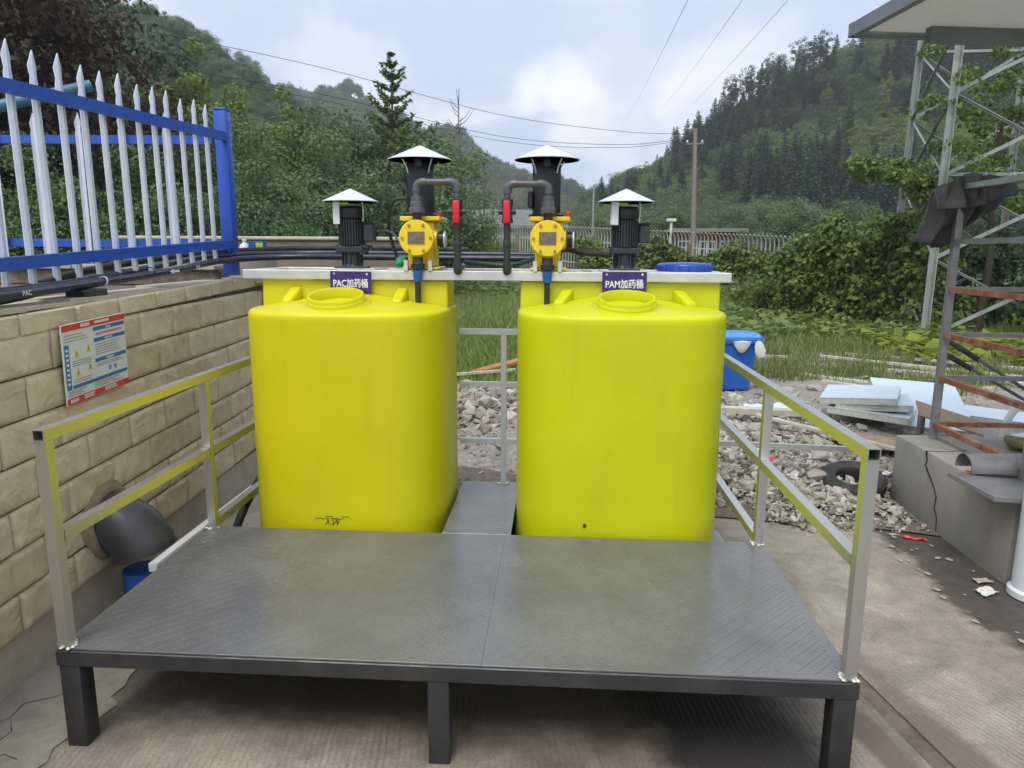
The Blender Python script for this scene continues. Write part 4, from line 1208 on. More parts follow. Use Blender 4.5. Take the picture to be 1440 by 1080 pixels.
# ==PART4==
# ================================================================== tiled retaining wall
ang = math.pi/2 + math.atan(.055)
wall = thing('retaining_wall', 'retaining wall faced with sandy rock-face tiles', 'wall', (-.40, .2, 0), ang)
SL = .012
MB().bbox((-4.2, .0, -.05), (3.12, .20, 1.405), .004).build('core', M['plinth'], wall)
MB().box((-4.2,-.006,.22), (3.11,.001,1.40)).build('joint_bed', M['joint'], wall, 0)
cpm = MB()
for k in range(24):
    u0 = -4.2+7.32*k/24; u1 = -4.2+7.32*(k+1)/24
    cpm.box((u0, -.012, 1.405+SL*u0*.9), (u1, .21, 1.418+SL*(u0+u1)/2*.9+.004*((k*5) % 3)))
cpm.build('coping', M['cap_stone'], wall, 0)
def tile_mesh(name, w, h, seed, nxx=11, nzz=6):
    rng = np.random.default_rng(seed)
    ph = rng.uniform(0, 6.28, 8); fr_ = rng.uniform(6, 16, 8)
    P = []; Q = []
    us = np.concatenate([[0, .035], np.linspace(.12, .88, nxx-3), [.965, 1]])
    vs2 = np.concatenate([[0, .08], np.linspace(.2, .8, nzz-3), [.92, 1]])
    for v_ in vs2:
        for u_ in us:
            edge = u_ in (0, 1) or v_ in (0, 1)
            x = (u_-.5)*w; z = (v_-.5)*h
            d = -.012 if edge else -.019 - .0028*(math.sin(x*fr_[0]+ph[0])+math.sin(z*fr_[1]*2.2+x*fr_[2]+ph[1])) - .0045*abs(math.sin(x*fr_[3]*1.5+z*22+ph[2]*2)) - .0025*rng.random()
            P.append((x, d, z))
    n1_, n2_ = len(us), len(vs2)
    F = [(j*n1_+i, j*n1_+i+1, (j+1)*n1_+i+1, (j+1)*n1_+i) for j in range(n2_-1) for i in range(n1_-1)]
    b = MB(); b.add(P, F)
    B = [(-w/2,.004,-h/2), (w/2,.004,-h/2), (w/2,.004,h/2), (-w/2,.004,h/2)]
    o = len(b.v); b.v += B
    ring = [i for i in range(n1_)] + [j*n1_+n1_-1 for j in range(1, n2_)] + [(n2_-1)*n1_+i for i in range(n1_-2, -1, -1)] + [j*n1_ for j in range(n2_-2, 0, -1)]
    # side skirts
    def side(idx, c0, c1): b.f.append(tuple(idx)+(c1, c0))
    side([i for i in range(n1_)], o, o+1)
    side([j*n1_+n1_-1 for j in range(n2_)], o+1, o+2)
    side([(n2_-1)*n1_+i for i in range(n1_-1, -1, -1)], o+2, o+3)
    side([j*n1_ for j in range(n2_-1, -1, -1)], o+3, o)
    me = b.mesh(name, 50); me.materials.append(M['tile']); return me
TW, TH_ = .345, .160
full = [tile_mesh('tile', TW-.007, TH_-.007, s) for s in range(40, 46)]
cut = [tile_mesh('tile', TW-.007, .083, s, 11, 5) for s in range(50, 54)]
rt = random.Random(3)
for row in range(8):
    ztop = row == 7
    zc_ = .212 + row*TH_ + (TH_/2 if not ztop else .0425)
    off = .0 if row % 2 else TW/2
    u = -1.62 + off + .038
    while u < 3.1:
        if u+TW/2 > 3.13: break
        o = link('tile', rt.choice(cut if ztop else full), None, wall)
        o.location = (u, rt.uniform(-.003, .002), zc_ + SL*(u-.9) + (.014*(u-1) if ztop else 0))
        o.rotation_euler = (rt.uniform(-.01, .01), -SL - (.014 if ztop else 0), 0)
        u += TW

# warning board on the wall
Wb = .475; Hb = .335
bd = thing('notice_board', 'tilted red, white and blue safety notice board on the tiled wall', 'sign', (-.40, .2, 0), ang)
bm_ = Matrix.Translation((.502, -.040, 1.005)) @ Matrix.Rotation(-.03, 4, 'Y') @ Matrix.Rotation(R(2), 4, 'X')
brd = MB().bbox((0,-.006,0), (Wb,.0,Hb), .0015, bm_).build('panel', M['board_white'], bd)
def strip(name, mat, rects, d=.0008, par=None):
    b = MB()
    for (x0, z0, x1, z1) in rects: b.box((x0*Wb, -.006-d, z0*Hb), (x1*Wb, -.0062, z1*Hb), bm_)
    o = b.build(name, mat, par or bd, 0)
    if len(rects) > 3: o['kind'] = 'stuff'
    return o
# seen from the front the wall's local x runs left to right
strip('red_band', M['red_ink'], [(.006,.915,.994,.994)]); strip('red_band', M['red_ink'], [(.006,.006,.994,.088)])
strip('blue_bar', M['blue_ink'], [(.46,.845,.985,.895)]); strip('blue_bar', M['blue_ink'], [(.46,.70,.985,.75)])
strip('blue_bar', M['blue_ink'], [(.46,.435,.985,.485)]); strip('blue_bar', M['blue_ink'], [(.10,.19,.985,.235)])
strip('blue_bar', M['blue_ink'], [(.018,.19,.085,.75)])
r2 = random.Random(9)
def lines(x0, x1, z0, z1, n, h=.012, gap=.006):
    out = []
    for k in range(n):
        z = z1-(z1-z0)*(k+.5)/n; x = x0
        xe = x0+(x1-x0)*r2.uniform(.7, 1)
        while x < xe:
            w = r2.uniform(.009, .016); out.append((x, z-h/2, min(x+w, xe), z+h/2)); x += w+gap
    return out
strip('small_print', M['ink'], lines(.48,.97,.52,.68,5) + lines(.48,.97,.37,.42,2) + lines(.12,.44,.46,.54,3) + lines(.12,.44,.25,.31,2)
      + lines(.03,.40,.77,.88,3) + lines(.42,.95,.105,.18,3) + lines(.03,.3,.105,.18,3), .0006)
strip('small_print', M['white'], lines(.28,.46,.93,.98,1,.042,.008) + lines(.49,.80,.94,.975,1,.03,.005) + lines(.05,.20,.02,.075,1,.04,.008) + lines(.25,.42,.02,.08,2,.018) + lines(.58,.85,.02,.08,2,.018)
      + [(.036, .25+.06*k, .066, .28+.06*k) for k in range(8)] + lines(.66,.76,.855,.885,1,.02) + lines(.64,.8,.71,.74,1,.02) + lines(.64,.8,.445,.475,1,.02), .0014)
strip('small_print', M['red_ink'], lines(.50,.95,.77,.83,1,.035,.01), .0006)
for (cx_, cz_) in ((.19,.62),(.37,.655),(.19,.385),(.37,.42)):
    b = MB(); b.add([bm_ @ Vector(((cx_-.04)*Wb,-.0068,(cz_-.055)*Hb)), bm_ @ Vector(((cx_+.04)*Wb,-.0068,(cz_-.055)*Hb)), bm_ @ Vector((cx_*Wb,-.0068,(cz_+.055)*Hb))], [(0,1,2)])
    tr_ = b.build('hazard_triangle', M['yellow_ink'], bd, 0)
    b = MB(); b.box(((cx_-.008)*Wb,-.0074,(cz_-.035)*Hb), ((cx_+.008)*Wb,-.0070,(cz_+.015)*Hb), bm_)
    b.build('hazard_mark', M['ink'], tr_, 0)
for k, cx_ in enumerate((.60,.69,.78,.88)):
    b = MB(); b.add([bm_ @ Vector((cx_*Wb+math.cos(6.283*i/14)*.012, -.0068, .315*Hb+math.sin(6.283*i/14)*.012)) for i in range(14)], [tuple(range(14))])
    b.build('round_symbol', M['cyan_ink'] if k in (1, 2) else M['board_white'], bd, 0)

# ================================================================== palisade fences
def picket_mesh(h, w=.041):
    b = MB()
    t = .004
    prof = [(-w/2, .010), (-w*.22, -.002), (w*.22, -.002), (w/2, .010)]
    zz_ = [0, h-.13, h-.105, h-.06, h]
    sc_ = [1, 1, .80, 1.05, .06]
    V = []
    for z, s_ in zip(zz_, sc_):
        for (x, y) in prof: V.append((x*s_, y*(s_ if s_ < 1 else 1), z))
        for (x, y) in reversed(prof): V.append((x*s_, y*(s_ if s_ < 1 else 1)+t, z))
    F = []
    for i in range(len(zz_)-1):
        for k in range(8):
            j = (k+1) % 8
            F.append((i*8+k, i*8+j, (i+1)*8+j, (i+1)*8+k))
    F += [tuple(range(7, -1, -1)), tuple(range((len(zz_)-1)*8, len(zz_)*8))]
    b.add(V, F)
    me = b.mesh('picket', 30); me.materials.append(M['fence_white']); return me
# fence along the wall: local x runs along the wall, rails on the near side
slope = .048
f1 = thing('palisade_fence', 'blue-railed fence of pale pointed pickets standing along the top of the tiled wall', 'fence', (-.555, 0, 0), math.pi/2, 'palisade fences')
pk = picket_mesh(.955)
f1n = 0
for k in range(20):
    u = 2.455 - .148*k
    o = link('picket', pk, None, f1); o.location = (u, -.005, 1.46 + slope*u*.82 + .012*math.sin(k*2.3)); o.rotation_euler = (0, -.012+.008*math.sin(k*1.7), 0)
def rail(par, a, b_, name='rail'):
    return MB().bar(a, b_, .036, .052).build(name, M['fence_blue'], par)
rail(f1, (-.6, -.033, 2.225+slope*-.6), (2.61, -.033, 2.225+slope*2.61))
rail(f1, (-.6, -.033, 1.553+slope*-.6), (2.61, -.033, 1.553+slope*2.61))
ps = MB().bbox((2.615, -.045, 1.475), (2.695, .035, 2.512), .006, seg=2)
po = ps.build('corner_post', M['fence_blue'], f1)
MB().bbox((2.612, -.048, 2.5125), (2.698, .038, 2.528), .006, seg=2).build('post_cap', M['fence_blue'], po)
for z in (2.345, 1.672):
    MB().bbox((2.585, -.052, z-.03), (2.6145, -.051+.012, z+.03), .002).build('bracket', M['fence_blue'], po)
f2 = thing('palisade_fence', 'second blue-railed picket fence meeting the first at the blue corner post', 'fence', (-.62, 2.655, 0), math.pi, 'palisade fences')
for k in range(8):
    u = .29 + .292*k
    o = link('picket', pk, None, f2); o.location = (u, .03, 1.55 + .006*math.sin(k*1.9)); o.rotation_euler = (0, .006*math.sin(k*2.7), 0)
rail(f2, (.0, 0, 2.335), (2.6, 0, 2.352)); rail(f2, (.0, 0, 1.675), (2.6, 0, 1.685))
MB().bbox((2.6,-.04,1.40), (2.68,.04,2.50), .006).build('post', M['fence_blue'], f2)
# low stone wall with coping under the second fence
lw = thing('low_stone_wall', 'low rough stone wall with pale coping under the second picket fence', 'wall', (-.6, 2.62, 1.40))
MB().bbox((-4.5, .03, 0), (-.05, .22, .105), .01).build('stonework', M['stone_low'], lw)
for k in range(9):
    MB().bbox((-4.5+.495*k, .0, .106), (-4.5+.495*k+.488, .25, .138), .006).build('coping_slab', M['cap_stone'], lw)
# slanting old pipe behind the fence
sp_ = MB().tube([(-1.95, 1.62, 2.215), (-1.14, 2.25, 2.585)], .032, 18, False); sp_.tube([(-1.95, 1.62, 2.215), (-1.14, 2.25, 2.585)], .027, 18, False)
pp = sp_.build('old_pipe', M['steel_pipe_blue'], None, 50); tag(pp, 'old blue-grey steel pipe slanting up behind the picket fence', 'pipe')
pst = MB().bbox((-1.99,1.58,1.40), (-1.91,1.66,2.20), .006).build('pipe_stand', M['steel_pipe_blue'], pp)
jt = MB().lathe([(.0,-.05),(.034,-.05),(.036,-.02),(.036,.02),(.034,.05)], (-1.95,1.62,2.20), 'z', 16).build('pipe_joint', M['steel_pipe_blue'], pp)

# ================================================================== pipes on the wall top
def wz(y): return 1.425 + .02*y
def pipe(name, pts, r, label, mat='pipe_navy', group='pipes along the wall top'):
    return tag(MB().tube(spline(pts, 8), r, 14).build(name, M[mat], None, 60), label, 'pipe', group)
xo = lambda y, d: wx(y) + d
p1 = pipe('water_pipe', [(xo(-.6,-.03),-.6,1.452),(xo(.4,-.03),.4,1.468),(xo(1.0,-.035),1.0,1.486),(xo(1.8,-.04),1.8,1.52),(xo(2.5,-.0),2.5,1.572),(-.2,2.75,1.595),(.3,2.70,1.597),(1.1,2.62,1.595),(1.6,2.6,1.595)], .0195, 'dark blue pipe with white PAC marking, lowest and nearest the wall edge')
p2 = pipe('water_pipe', [(xo(-.6,-.085),-.6,1.462),(xo(.5,-.085),.5,1.478),(xo(1.1,-.09),1.1,1.498),(xo(1.8,-.10),1.8,1.548),(xo(2.5,-.05),2.5,1.60),(-.2,2.86,1.618),(.4,2.86,1.622),(1.1,2.82,1.62),(1.6,2.8,1.62)], .018, 'dark pipe lying just behind the marked pipe')
p3 = pipe('black_pipe', [(xo(.2,-.15),.2,1.455),(xo(.7,-.135),.7,1.475),(xo(1.15,-.13),1.15,1.535),(xo(1.6,-.13),1.6,1.572),(xo(2.4,-.11),2.4,1.615),(-.3,3.0,1.65),(.4,3.0,1.655),(1.0,2.95,1.65)], .018, 'black pipe arching up over the other pipes beside the fence', 'rubber')
p4_ = pipe('black_pipe', [(xo(-.6,-.05),-.6,1.432),(xo(.3,-.05),.3,1.444),(xo(.7,-.11),.7,1.452),(xo(1.2,-.16),1.2,1.49)], .016, 'short black pipe slipping under the bundle towards the fence', 'rubber')
# markings
def on_pipe(par, word, loc, size, rot):
    me = text_mesh(word, size, 'marking', .0003); o = link('marking', me, M['white'], par); o.location = loc; o.rotation_euler = rot; return o
on_pipe(p1, 'PAC', (xo(.62,-.0305)+.0198, .62, 1.474), .027, (R(90), -.02, R(90)))
on_pipe(p1, 'PAC', (xo(2.12,-.02)+.0200, 2.12, 1.541), .027, (R(90), -.02, R(90)))
b = MB(); xx_ = xo(1.86,-.036)+.0217
b.prism([(1.80,1.522),(1.84,1.536),(1.84,1.528),(1.90,1.530),(1.90,1.518),(1.84,1.516),(1.84,1.508)], xx_, xx_+.001, 'x').build('flow_arrow', M['white'], p1, 0)
xx_ = xo(.40,-.03)+.0207
MB().prism([(.36,1.470),(.40,1.482),(.40,1.476),(.45,1.477),(.45,1.465),(.40,1.464),(.40,1.458)], xx_, xx_+.001, 'x').build('flow_arrow', M['white'], p1, 0)
for y in (1.18, 1.62):
    MB().tube(arc((xo(y,-.035), y, wz(y)+.07 if y > 1.5 else 1.496), 0, 6.283, .0220, (1,0,0), (0,.15,1), 14), .003, 5).build('cable_tie', M['white'] if y < 1.5 else M['black_plastic'], p1)
sb = MB().bbox((-.075,-.045,0), (.10,.045,.032), .004).build('support_block', M['rubber'], None)
sb.location = (xo(1.05,-.045), 1.05, 1.433); sb.rotation_euler = (0, 0, ang); tag(sb, 'flat black rubber block propping the pipes on the wall', 'block')

# jug and box on the wall end
jg = thing('plastic_jug', 'small white plastic jug standing by the blue corner post', 'jug', (-.63, 3.06, 1.600))
MB().lathe([(.0,0),(.036,0),(.04,.006),(.04,.055),(.03,.075),(.014,.088),(.013,.10),(0,.10)], n=20).build('body', M['white_plastic'], jg)
MB().lathe([(.016,.1005),(.017,.104),(.016,.118),(0,.119)], n=14).build('cap', M['white_plastic'], jg)
bx2 = thing('small_carton', 'small blue and yellow carton beside the white jug', 'carton', (-.535, 3.06, 1.600))
MB().bbox((-.055,-.03,0), (.055,.03,.10), .003).build('box', M['blue_fit'], bx2)
MB().bbox((.0,-.0315,.01), (.05,-.0302,.09), .0004).build('label_panel', M['lime'], bx2)
MB().bbox((.012,-.0325,.03), (.038,-.0317,.052), .0003).build('emblem', M['cyan_ink'], bx2)
sh = MB().bbox((-.80, 2.96, 1.40), (-.44, 3.18, 1.597), .006).build('concrete_step', M['concrete'], None); tag(sh, 'small concrete block at the wall end holding the jug', 'block')

# ================================================================== pipe elbow coming out of the wall
el = thing('pipe_elbow', 'big dark grey pipe elbow curving out of the tiled wall', 'pipe elbow', (-.485, .93, 0), math.atan(.055))
pth = [(-.10,0,.42), (.06,0,.42)] + [tuple(p) for p in arc((.06,0,.25), math.pi/2, .18, .17, (1,0,0), (0,0,1), 8)]
MB().tube(pth, .135, 32, True, [.112,.118]+[.135]*7+[.140,.142]).build('elbow', M['elbow_grey'], el, 60)
MB().lathe([(.118,-.02),(.128,-.02),(.132,.0),(.132,.028),(.126,.034),(.115,.034)], (.06,0,.42), 'x', 32).build('flange', M['black_plastic'], el)
cl = MB()
rr_ = random.Random(12)
ring = []
for i, (rad, xx) in enumerate(((.19,.065),(.175,.085),(.15,.092),(.12,.08))):
    for k in range(26):
        a = 6.283*k/26; q = rad*(1+rr_.uniform(-.06, .06)*(1 if i < 3 else 0)) * (1.0 if math.sin(a) > -.2 else .9)
        ring.append((xx+rr_.uniform(-.005,.005), math.cos(a)*q, .42+math.sin(a)*q))
cl.add(ring, [(i*26+k, i*26+(k+1) % 26, (i+1)*26+(k+1) % 26, (i+1)*26+k) for i in range(3) for k in range(26)])
cl.build('mortar_collar', M['mortar'], el, 60)
bp = MB().tube([(-.265,.93,.0), (-.265,.93,.20)], .088, 24).build('blue_pipe', M['blue_fit'], None, 50)
tag(bp, 'blue pipe stub standing under the big dark elbow', 'pipe')
hs = cable('black_hose', [(-.16,1.30,.02),(-.10,1.42,.10),(-.04,1.55,.30),(.0,1.75,.42),(.01,2.0,.30),(-.05,2.2,.05)], .022, M['rubber'], 'black hose looped beside the PAC tank near the wall', 'hose')
# ==PART5==
# ================================================================== right-hand side: rubble yard
def rock_shape(seed, n=2):
    rng = np.random.default_rng(seed)
    k = 9 if n == 1 else 16
    P = rng.uniform(-1, 1, (k, 3)); P /= np.maximum(1e-6, np.max(np.abs(P), axis=1, keepdims=True))*.5 + .5*np.linalg.norm(P, axis=1, keepdims=True)
    bm = bmesh.new()
    for q in P: bm.verts.new(q)
    bmesh.ops.convex_hull(bm, input=bm.verts[:])
    bmesh.ops.delete(bm, geom=[v for v in bm.verts if not v.link_faces], context='VERTS')
    if n > 1: bmesh.ops.bevel(bm, geom=bm.edges[:], offset=.05, segments=1, affect='EDGES')
    bmesh.ops.triangulate(bm, faces=bm.faces[:])
    bm.verts.index_update()
    V = np.array([v.co[:] for v in bm.verts]); F = np.array([[v.index for v in f.verts] for f in bm.faces]); bm.free()
    return V, F
rocks = [rock_shape(100+k, 1) for k in range(10)]
bigrocks = []
for k in range(6):
    V, F = rock_shape(200+k, 2); me = np_mesh('concrete_chunk', V, F); me.materials.append(M['rock']); bigrocks.append(me)
def heap(x, y):
    """height of the rubble over the yard"""
    h = .14*np.exp(-(((x-3.2)/1.1)**2+((y-3.6)/.9)**2)) + .09*np.exp(-(((x-2.9)/1.4)**2+((y-5.0)/1.2)**2)) + .30*np.exp(-(((x-.7)/.9)**2+((y-4.7)/.75)**2)) + .10*np.exp(-(((x-5)/1.8)**2+((y-5.5)/1.6)**2))
    return h + .02*np.sin(x*5)*np.cos(y*6)
# dusty bed under the rubble
n_ = 40
X, Y = np.meshgrid(np.linspace(-.4, 9.5, n_), np.linspace(2.75, 11.5, n_))
edge = smooth((Y-2.75)/.5)*smooth((11.5-Y)/2.5)*smooth((X+.4)/.5)*smooth((9.5-X)/1.5)*np.where((X < 2.6) & (Y > 5.6), smooth((6.4-Y)/.8)*(X < 2.6), 1)
Z = heap(X, Y)*edge*.9 + .012*edge - .034*(1-edge)
i_ = np.arange(n_-1); A_ = (i_[:, None]*n_+i_[None]).ravel()
ob = link('rubble_bed', np_mesh('rubble_bed', np.stack([X, Y, Z], -1).reshape(-1, 3), np.stack([A_, A_+1, A_+n_+1, A_+n_], -1), True), M['gravel'])
tag(ob, kind='structure')
def scatter_rocks(name, label, n, fx, seed):
    rng = np.random.default_rng(seed); VV = []; FF = []; o = 0
    for k in range(n):
        x, y, s_ = fx(rng)
        V, F = rocks[k % 10]
        a = rng.uniform(0, 6.28); c, s2 = math.cos(a), math.sin(a)
        sc_ = s_*np.array([1, .8+.3*rng.random(), .55+.35*rng.random()])
        W2 = V*sc_; W2 = np.stack([W2[:, 0]*c-W2[:, 1]*s2, W2[:, 0]*s2+W2[:, 1]*c, W2[:, 2]], -1)
        tl = rng.normal(size=2)*.3; W2[:, 2] += W2[:, 0]*tl[0]+W2[:, 1]*tl[1]
        W2 += np.array([x, y, max(0, float(heap(x, y))) + s_*.25])
        VV.append(W2); FF.append(F+o); o += len(V)
    ob = link(name, np_mesh(name, np.concatenate(VV), np.concatenate(FF)), M['rock'])
    return tag(ob, label, 'rubble', kind='stuff')
def fx1(rng):
    t = rng.random()
    s_ = .009+.040*rng.random()**3.2
    if t < .50: x, y = rng.normal(3.2, .62), rng.normal(3.5, .65)
    elif t < .66: x, y = rng.normal(2.9, .8), rng.normal(5.0, .8)
    elif t < .90: x, y = rng.normal(.8, .40), rng.normal(4.75, .42); s_ *= 1.35
    else: x, y = rng.uniform(3.2, 8.2), 4.2+6.2*rng.random(); s_ *= 1.2
    if y < 2.45: y = 2.45+rng.random()*.6
    if x > 3.75 and y < 2.9: x = 3.75-rng.random()*.7
    return x, y, s_
scatter_rocks('rubble', 'pale broken concrete rubble heaped beyond the platform', 9000, fx1, 31)
def fx2(rng): return rng.uniform(2.9, 3.86), 2.12+.75*rng.random()**.7, .008+.022*rng.random()**2
scatter_rocks('gravel', 'fine grey rubble fringe along the edge of the pavement', 900, fx2, 32)
def fx3(rng): return rng.uniform(.6, 1.9), rng.uniform(2.75, 4.2), .006+.014*rng.random()**2
gr = scatter_rocks('grit', 'brown grit scattered behind the gap between the tanks', 700, fx3, 33)
gr.data.materials[0] = M['brown_gravel']
rr = random.Random(17)
spots = [(3.45,2.85,.13),(3.15,3.25,.10),(3.6,3.3,.12),(2.95,2.75,.09),(3.3,3.8,.15),(2.7,3.6,.11),(3.0,4.3,.14),(3.62,4.3,.12),(3.3,5.4,.13),(4.2,5.9,.15),
         (.55,4.5,.17),(.95,4.4,.15),(.75,4.95,.16),(1.15,4.85,.13),(.45,5.1,.15),(1.3,4.6,.12),(.85,4.2,.13),(2.75,2.6,.08),(3.75,2.35,.06),(3.55,2.42,.07),(4.6,6.3,.14),(3.75,5.2,.13),(2.9,6.0,.12),(3.35,2.55,.09)]
for k, (x, y, s_) in enumerate(spots):
    o = link('concrete_chunk', bigrocks[k % 6], None)
    o.location = (x, y, max(.0, float(heap(x, y)))*.9 + s_*.35); s_ *= .66; o.scale = (s_, s_*.85, s_*.55); o.rotation_euler = (rr.uniform(-.3,.3), rr.uniform(-.3,.3), rr.uniform(0,6.28))
    gap = x < 2
    tag(o, 'pale concrete lump in the rubble seen between the two yellow tanks' if gap else 'rough concrete lump on the rubble heap beside the handrail', 'concrete lump', 'lumps between the tanks' if gap else 'lumps on the rubble heap')

def plank(a, b_, w, h, label, mat='timber', group=None, name='plank', cat='plank'):
    o = MB().bar(a, b_, w, h).build(name, M[mat], None, 0)
    return tag(o, label, cat, group)
plank((2.62,3.02,.30), (3.69,2.92,.30), .035, .035, 'loose square steel tube lying across the rubble', 'chrome', None, 'steel_tube', 'tube')
cd = thing('red_clamp', 'small red and black clamp at the end of the loose tube', 'clamp', (3.73, 2.93, .29))
MB().bbox((-.03,-.02,-.012), (.0,.02,.03), .004).build('jaw', M['black_plastic'], cd); MB().bbox((.001,-.016,-.01), (.05,.02,.02), .006).build('grip', M['red'], cd)
# crumpled scraps
def scrap(name, loc, s_, mat, label, cat, seed, rz=0, flat=.3):
    rng = np.random.default_rng(seed); n = 9
    X, Y = np.meshgrid(np.linspace(-.5, .5, n), np.linspace(-.5, .5, n))
    Zc = .16*np.sin(X*7+rng.random()*6)*np.cos(Y*6+rng.random()*6)+rng.normal(size=X.shape)*.05
    X = X+rng.normal(size=X.shape)*.03; Y = Y+rng.normal(size=Y.shape)*.03
    b = MB(); top = np.stack([X, Y, Zc+.25], -1).reshape(-1, 3)
    A = [(j*n+i, j*n+i+1, (j+1)*n+i+1, (j+1)*n+i) for j in range(n-1) for i in range(n-1)]
    b.add(top, A); b.add(top-np.array([0,0,.05]), [tuple(reversed(f)) for f in A])
    o = b.build(name, M[mat], None, 0); o.location = loc; o.scale = (s_[0], s_[1], flat*s_[0]); o.rotation_euler = (0,0,rz)
    return tag(o, label, cat)
scrap('plastic_scrap', (3.62,4.62,.19), (.45,.3), 'panel_face', 'crumpled pale blue sheet on the rubble in front of the bin', 'plastic sheet', 1)
scrap('plastic_scrap', (3.15,2.95,.21), (.07,.05), 'red', 'small red plastic scrap on the rubble heap', 'scrap', 2, .5)
scrap('plastic_scrap', (3.72,2.05,.0), (.12,.03), 'red', 'thin red plastic strip at the foot of the concrete block', 'scrap', 3, -.3)
scrap('foam_scrap', (3.85,3.05,.06), (.26,.3), 'white_plastic', 'white crumpled sack against the cracked concrete plinth', 'sack', 4, .2, .8)
scrap('foam_scrap', (3.75,1.38,.006), (.10,.07), 'white_plastic', 'torn white scrap on the damp gutter beside the white column', 'scrap', 5, .5)
scrap('foam_scrap', (3.80,1.50,.006), (.08,.05), 'plinth', 'small dirty mortar flake on the damp gutter near the block', 'scrap', 6, .2)
rf = random.Random(6)
for k in range(26):
    x, y = rf.uniform(3.5, 3.84), rf.uniform(.8, 2.2)
    o = link('paint_flake', bigrocks[k % 6], None); s_ = rf.uniform(.004, .017)
    o.location = (x, y, .005+s_*.1); o.scale = (s_*1.5, s_, s_*.2); o.rotation_euler = (0,0,rf.uniform(0,6.28))
    tag(o, 'small pale mortar flake lying on the damp gutter', 'flake', 'flakes on the gutter')

# cracked kerb piece planks in the field
pl_ = [((4.4,7.9),(5.5,7.0),.09),((4.9,6.9),(5.9,5.9),.08),((5.6,9.0),(8.2,7.2),.10),((5.2,8.4),(6.9,7.5),.08),((6.3,7.8),(8.6,6.6),.09),((6.9,8.8),(8.8,7.7),.14),((6.2,9.6),(7.6,8.7),.12),((7.2,7.0),(9.0,6.2),.10),((5.0,6.2),(5.6,6.05),.07),((4.2,9.3),(5.2,9.0),.08)]
for k, (a, b2, w) in enumerate(pl_):
    plank((*a, .06+.02*(k % 3)), (*b2, .05+.025*(k % 2)), w, .03, 'bleached timber plank lying in the weeds beyond the rubble', 'timber', 'planks in the weeds')
plank((3.3,3.95,.30), (4.5,3.35,.12), .07, .02, 'grey timber batten lying across the rubble heap', 'timber')
plank((2.95,4.35,.26), (3.75,4.2,.27), .11, .05, 'short pale timber block on the rubble before the bin', 'timber')
plank((.55,7.0,.10), (1.35,7.6,.24), .16, .03, 'orange board lying in the grass between the tanks', 'orange_wood', None, 'board', 'board')
plank((-.2,6.5,.10), (1.1,6.9,.16), .05, .03, 'thin pale batten in front of the orange board', 'timber')

# sandwich panels
def panel(loc, size, rot, label):
    t = thing('insulation_board', label, 'panel', loc, 0, 'discarded sandwich panels'); t.rotation_euler = rot
    w, d, h = size
    MB().bbox((-w/2,-d/2,0), (w/2,d/2,h-.003), .003).build('core', M['panel_core'], t)
    MB().bbox((-w/2-.003,-d/2-.003,h-.0028), (w/2+.003,d/2+.003,h), .001).build('face_sheet', M['panel_face'], t)
    return t
panel((4.42,4.62,.33), (.62,.52,.06), (R(4),R(-5),R(-28)), 'pale blue sandwich panel lying topmost on the stack')
panel((4.52,4.60,.27), (.62,.50,.06), (R(2),R(-3),R(-20)), 'sandwich panel with pale foam edge under the topmost one')
panel((4.50,4.55,.20), (.66,.52,.06), (R(1),R(2),R(-32)), 'bottom sandwich panel of the stack on the brown board')
panel((5.02,4.75,.22), (.75,.75,.05), (R(24),R(3),R(-8)), 'large pale blue panel leaning behind the stack')
panel((5.75,4.9,.10), (1.2,.30,.05), (R(8),R(3),R(-22)), 'long narrow pale panel lying behind the rusty rack')
scrap('brown_board', (4.38,3.72,.12), (1.0,.42), 'cardboard', 'warped brown board under the sandwich panels', 'board', 8, -.1, .14)
bb = MB().bbox((-.25,-.13,0), (.25,.13,.012), .002).build('brown_board', M['cardboard'], None); bb.location = (4.86,3.95,.30); bb.rotation_euler = (R(18),R(16),R(-12))
tag(bb, 'tan cardboard piece leaning against the blue panel', 'cardboard')
ls = MB().bbox((-.02,-.03,0), (.02,.03,.30), .003).build('short_post', M['grey_steel'], None); ls.location = (4.72,4.1,.02); tag(ls, 'short grey stub post propping the tan cardboard', 'post')

# wheel tyre
ty = thing('discarded_wheel', 'small worn black tyre lying by the concrete block', 'tyre', (3.66, 2.82, .10)); ty.rotation_euler = (R(14), R(-6), 0)
prof = [(.105,-.03),(.11,-.045),(.15,-.055),(.19,-.05),(.208,-.03),(.212,0),(.208,.03),(.19,.05),(.15,.055),(.11,.045),(.105,.03)]
MB().lathe(prof+[prof[0]], (0,0,.0), 'z', 40).build('tyre', M['rubber'], ty, 50)
tb_ = MB()
for k in range(30):
    tb_.bbox((.206,-.010,-.032), (.216,.010,.032), .002, Matrix.Rotation(6.283*k/30, 4, 'Z'))
tr2 = tb_.build('tread_block', M['rubber'], ty); tr2['kind'] = 'stuff'

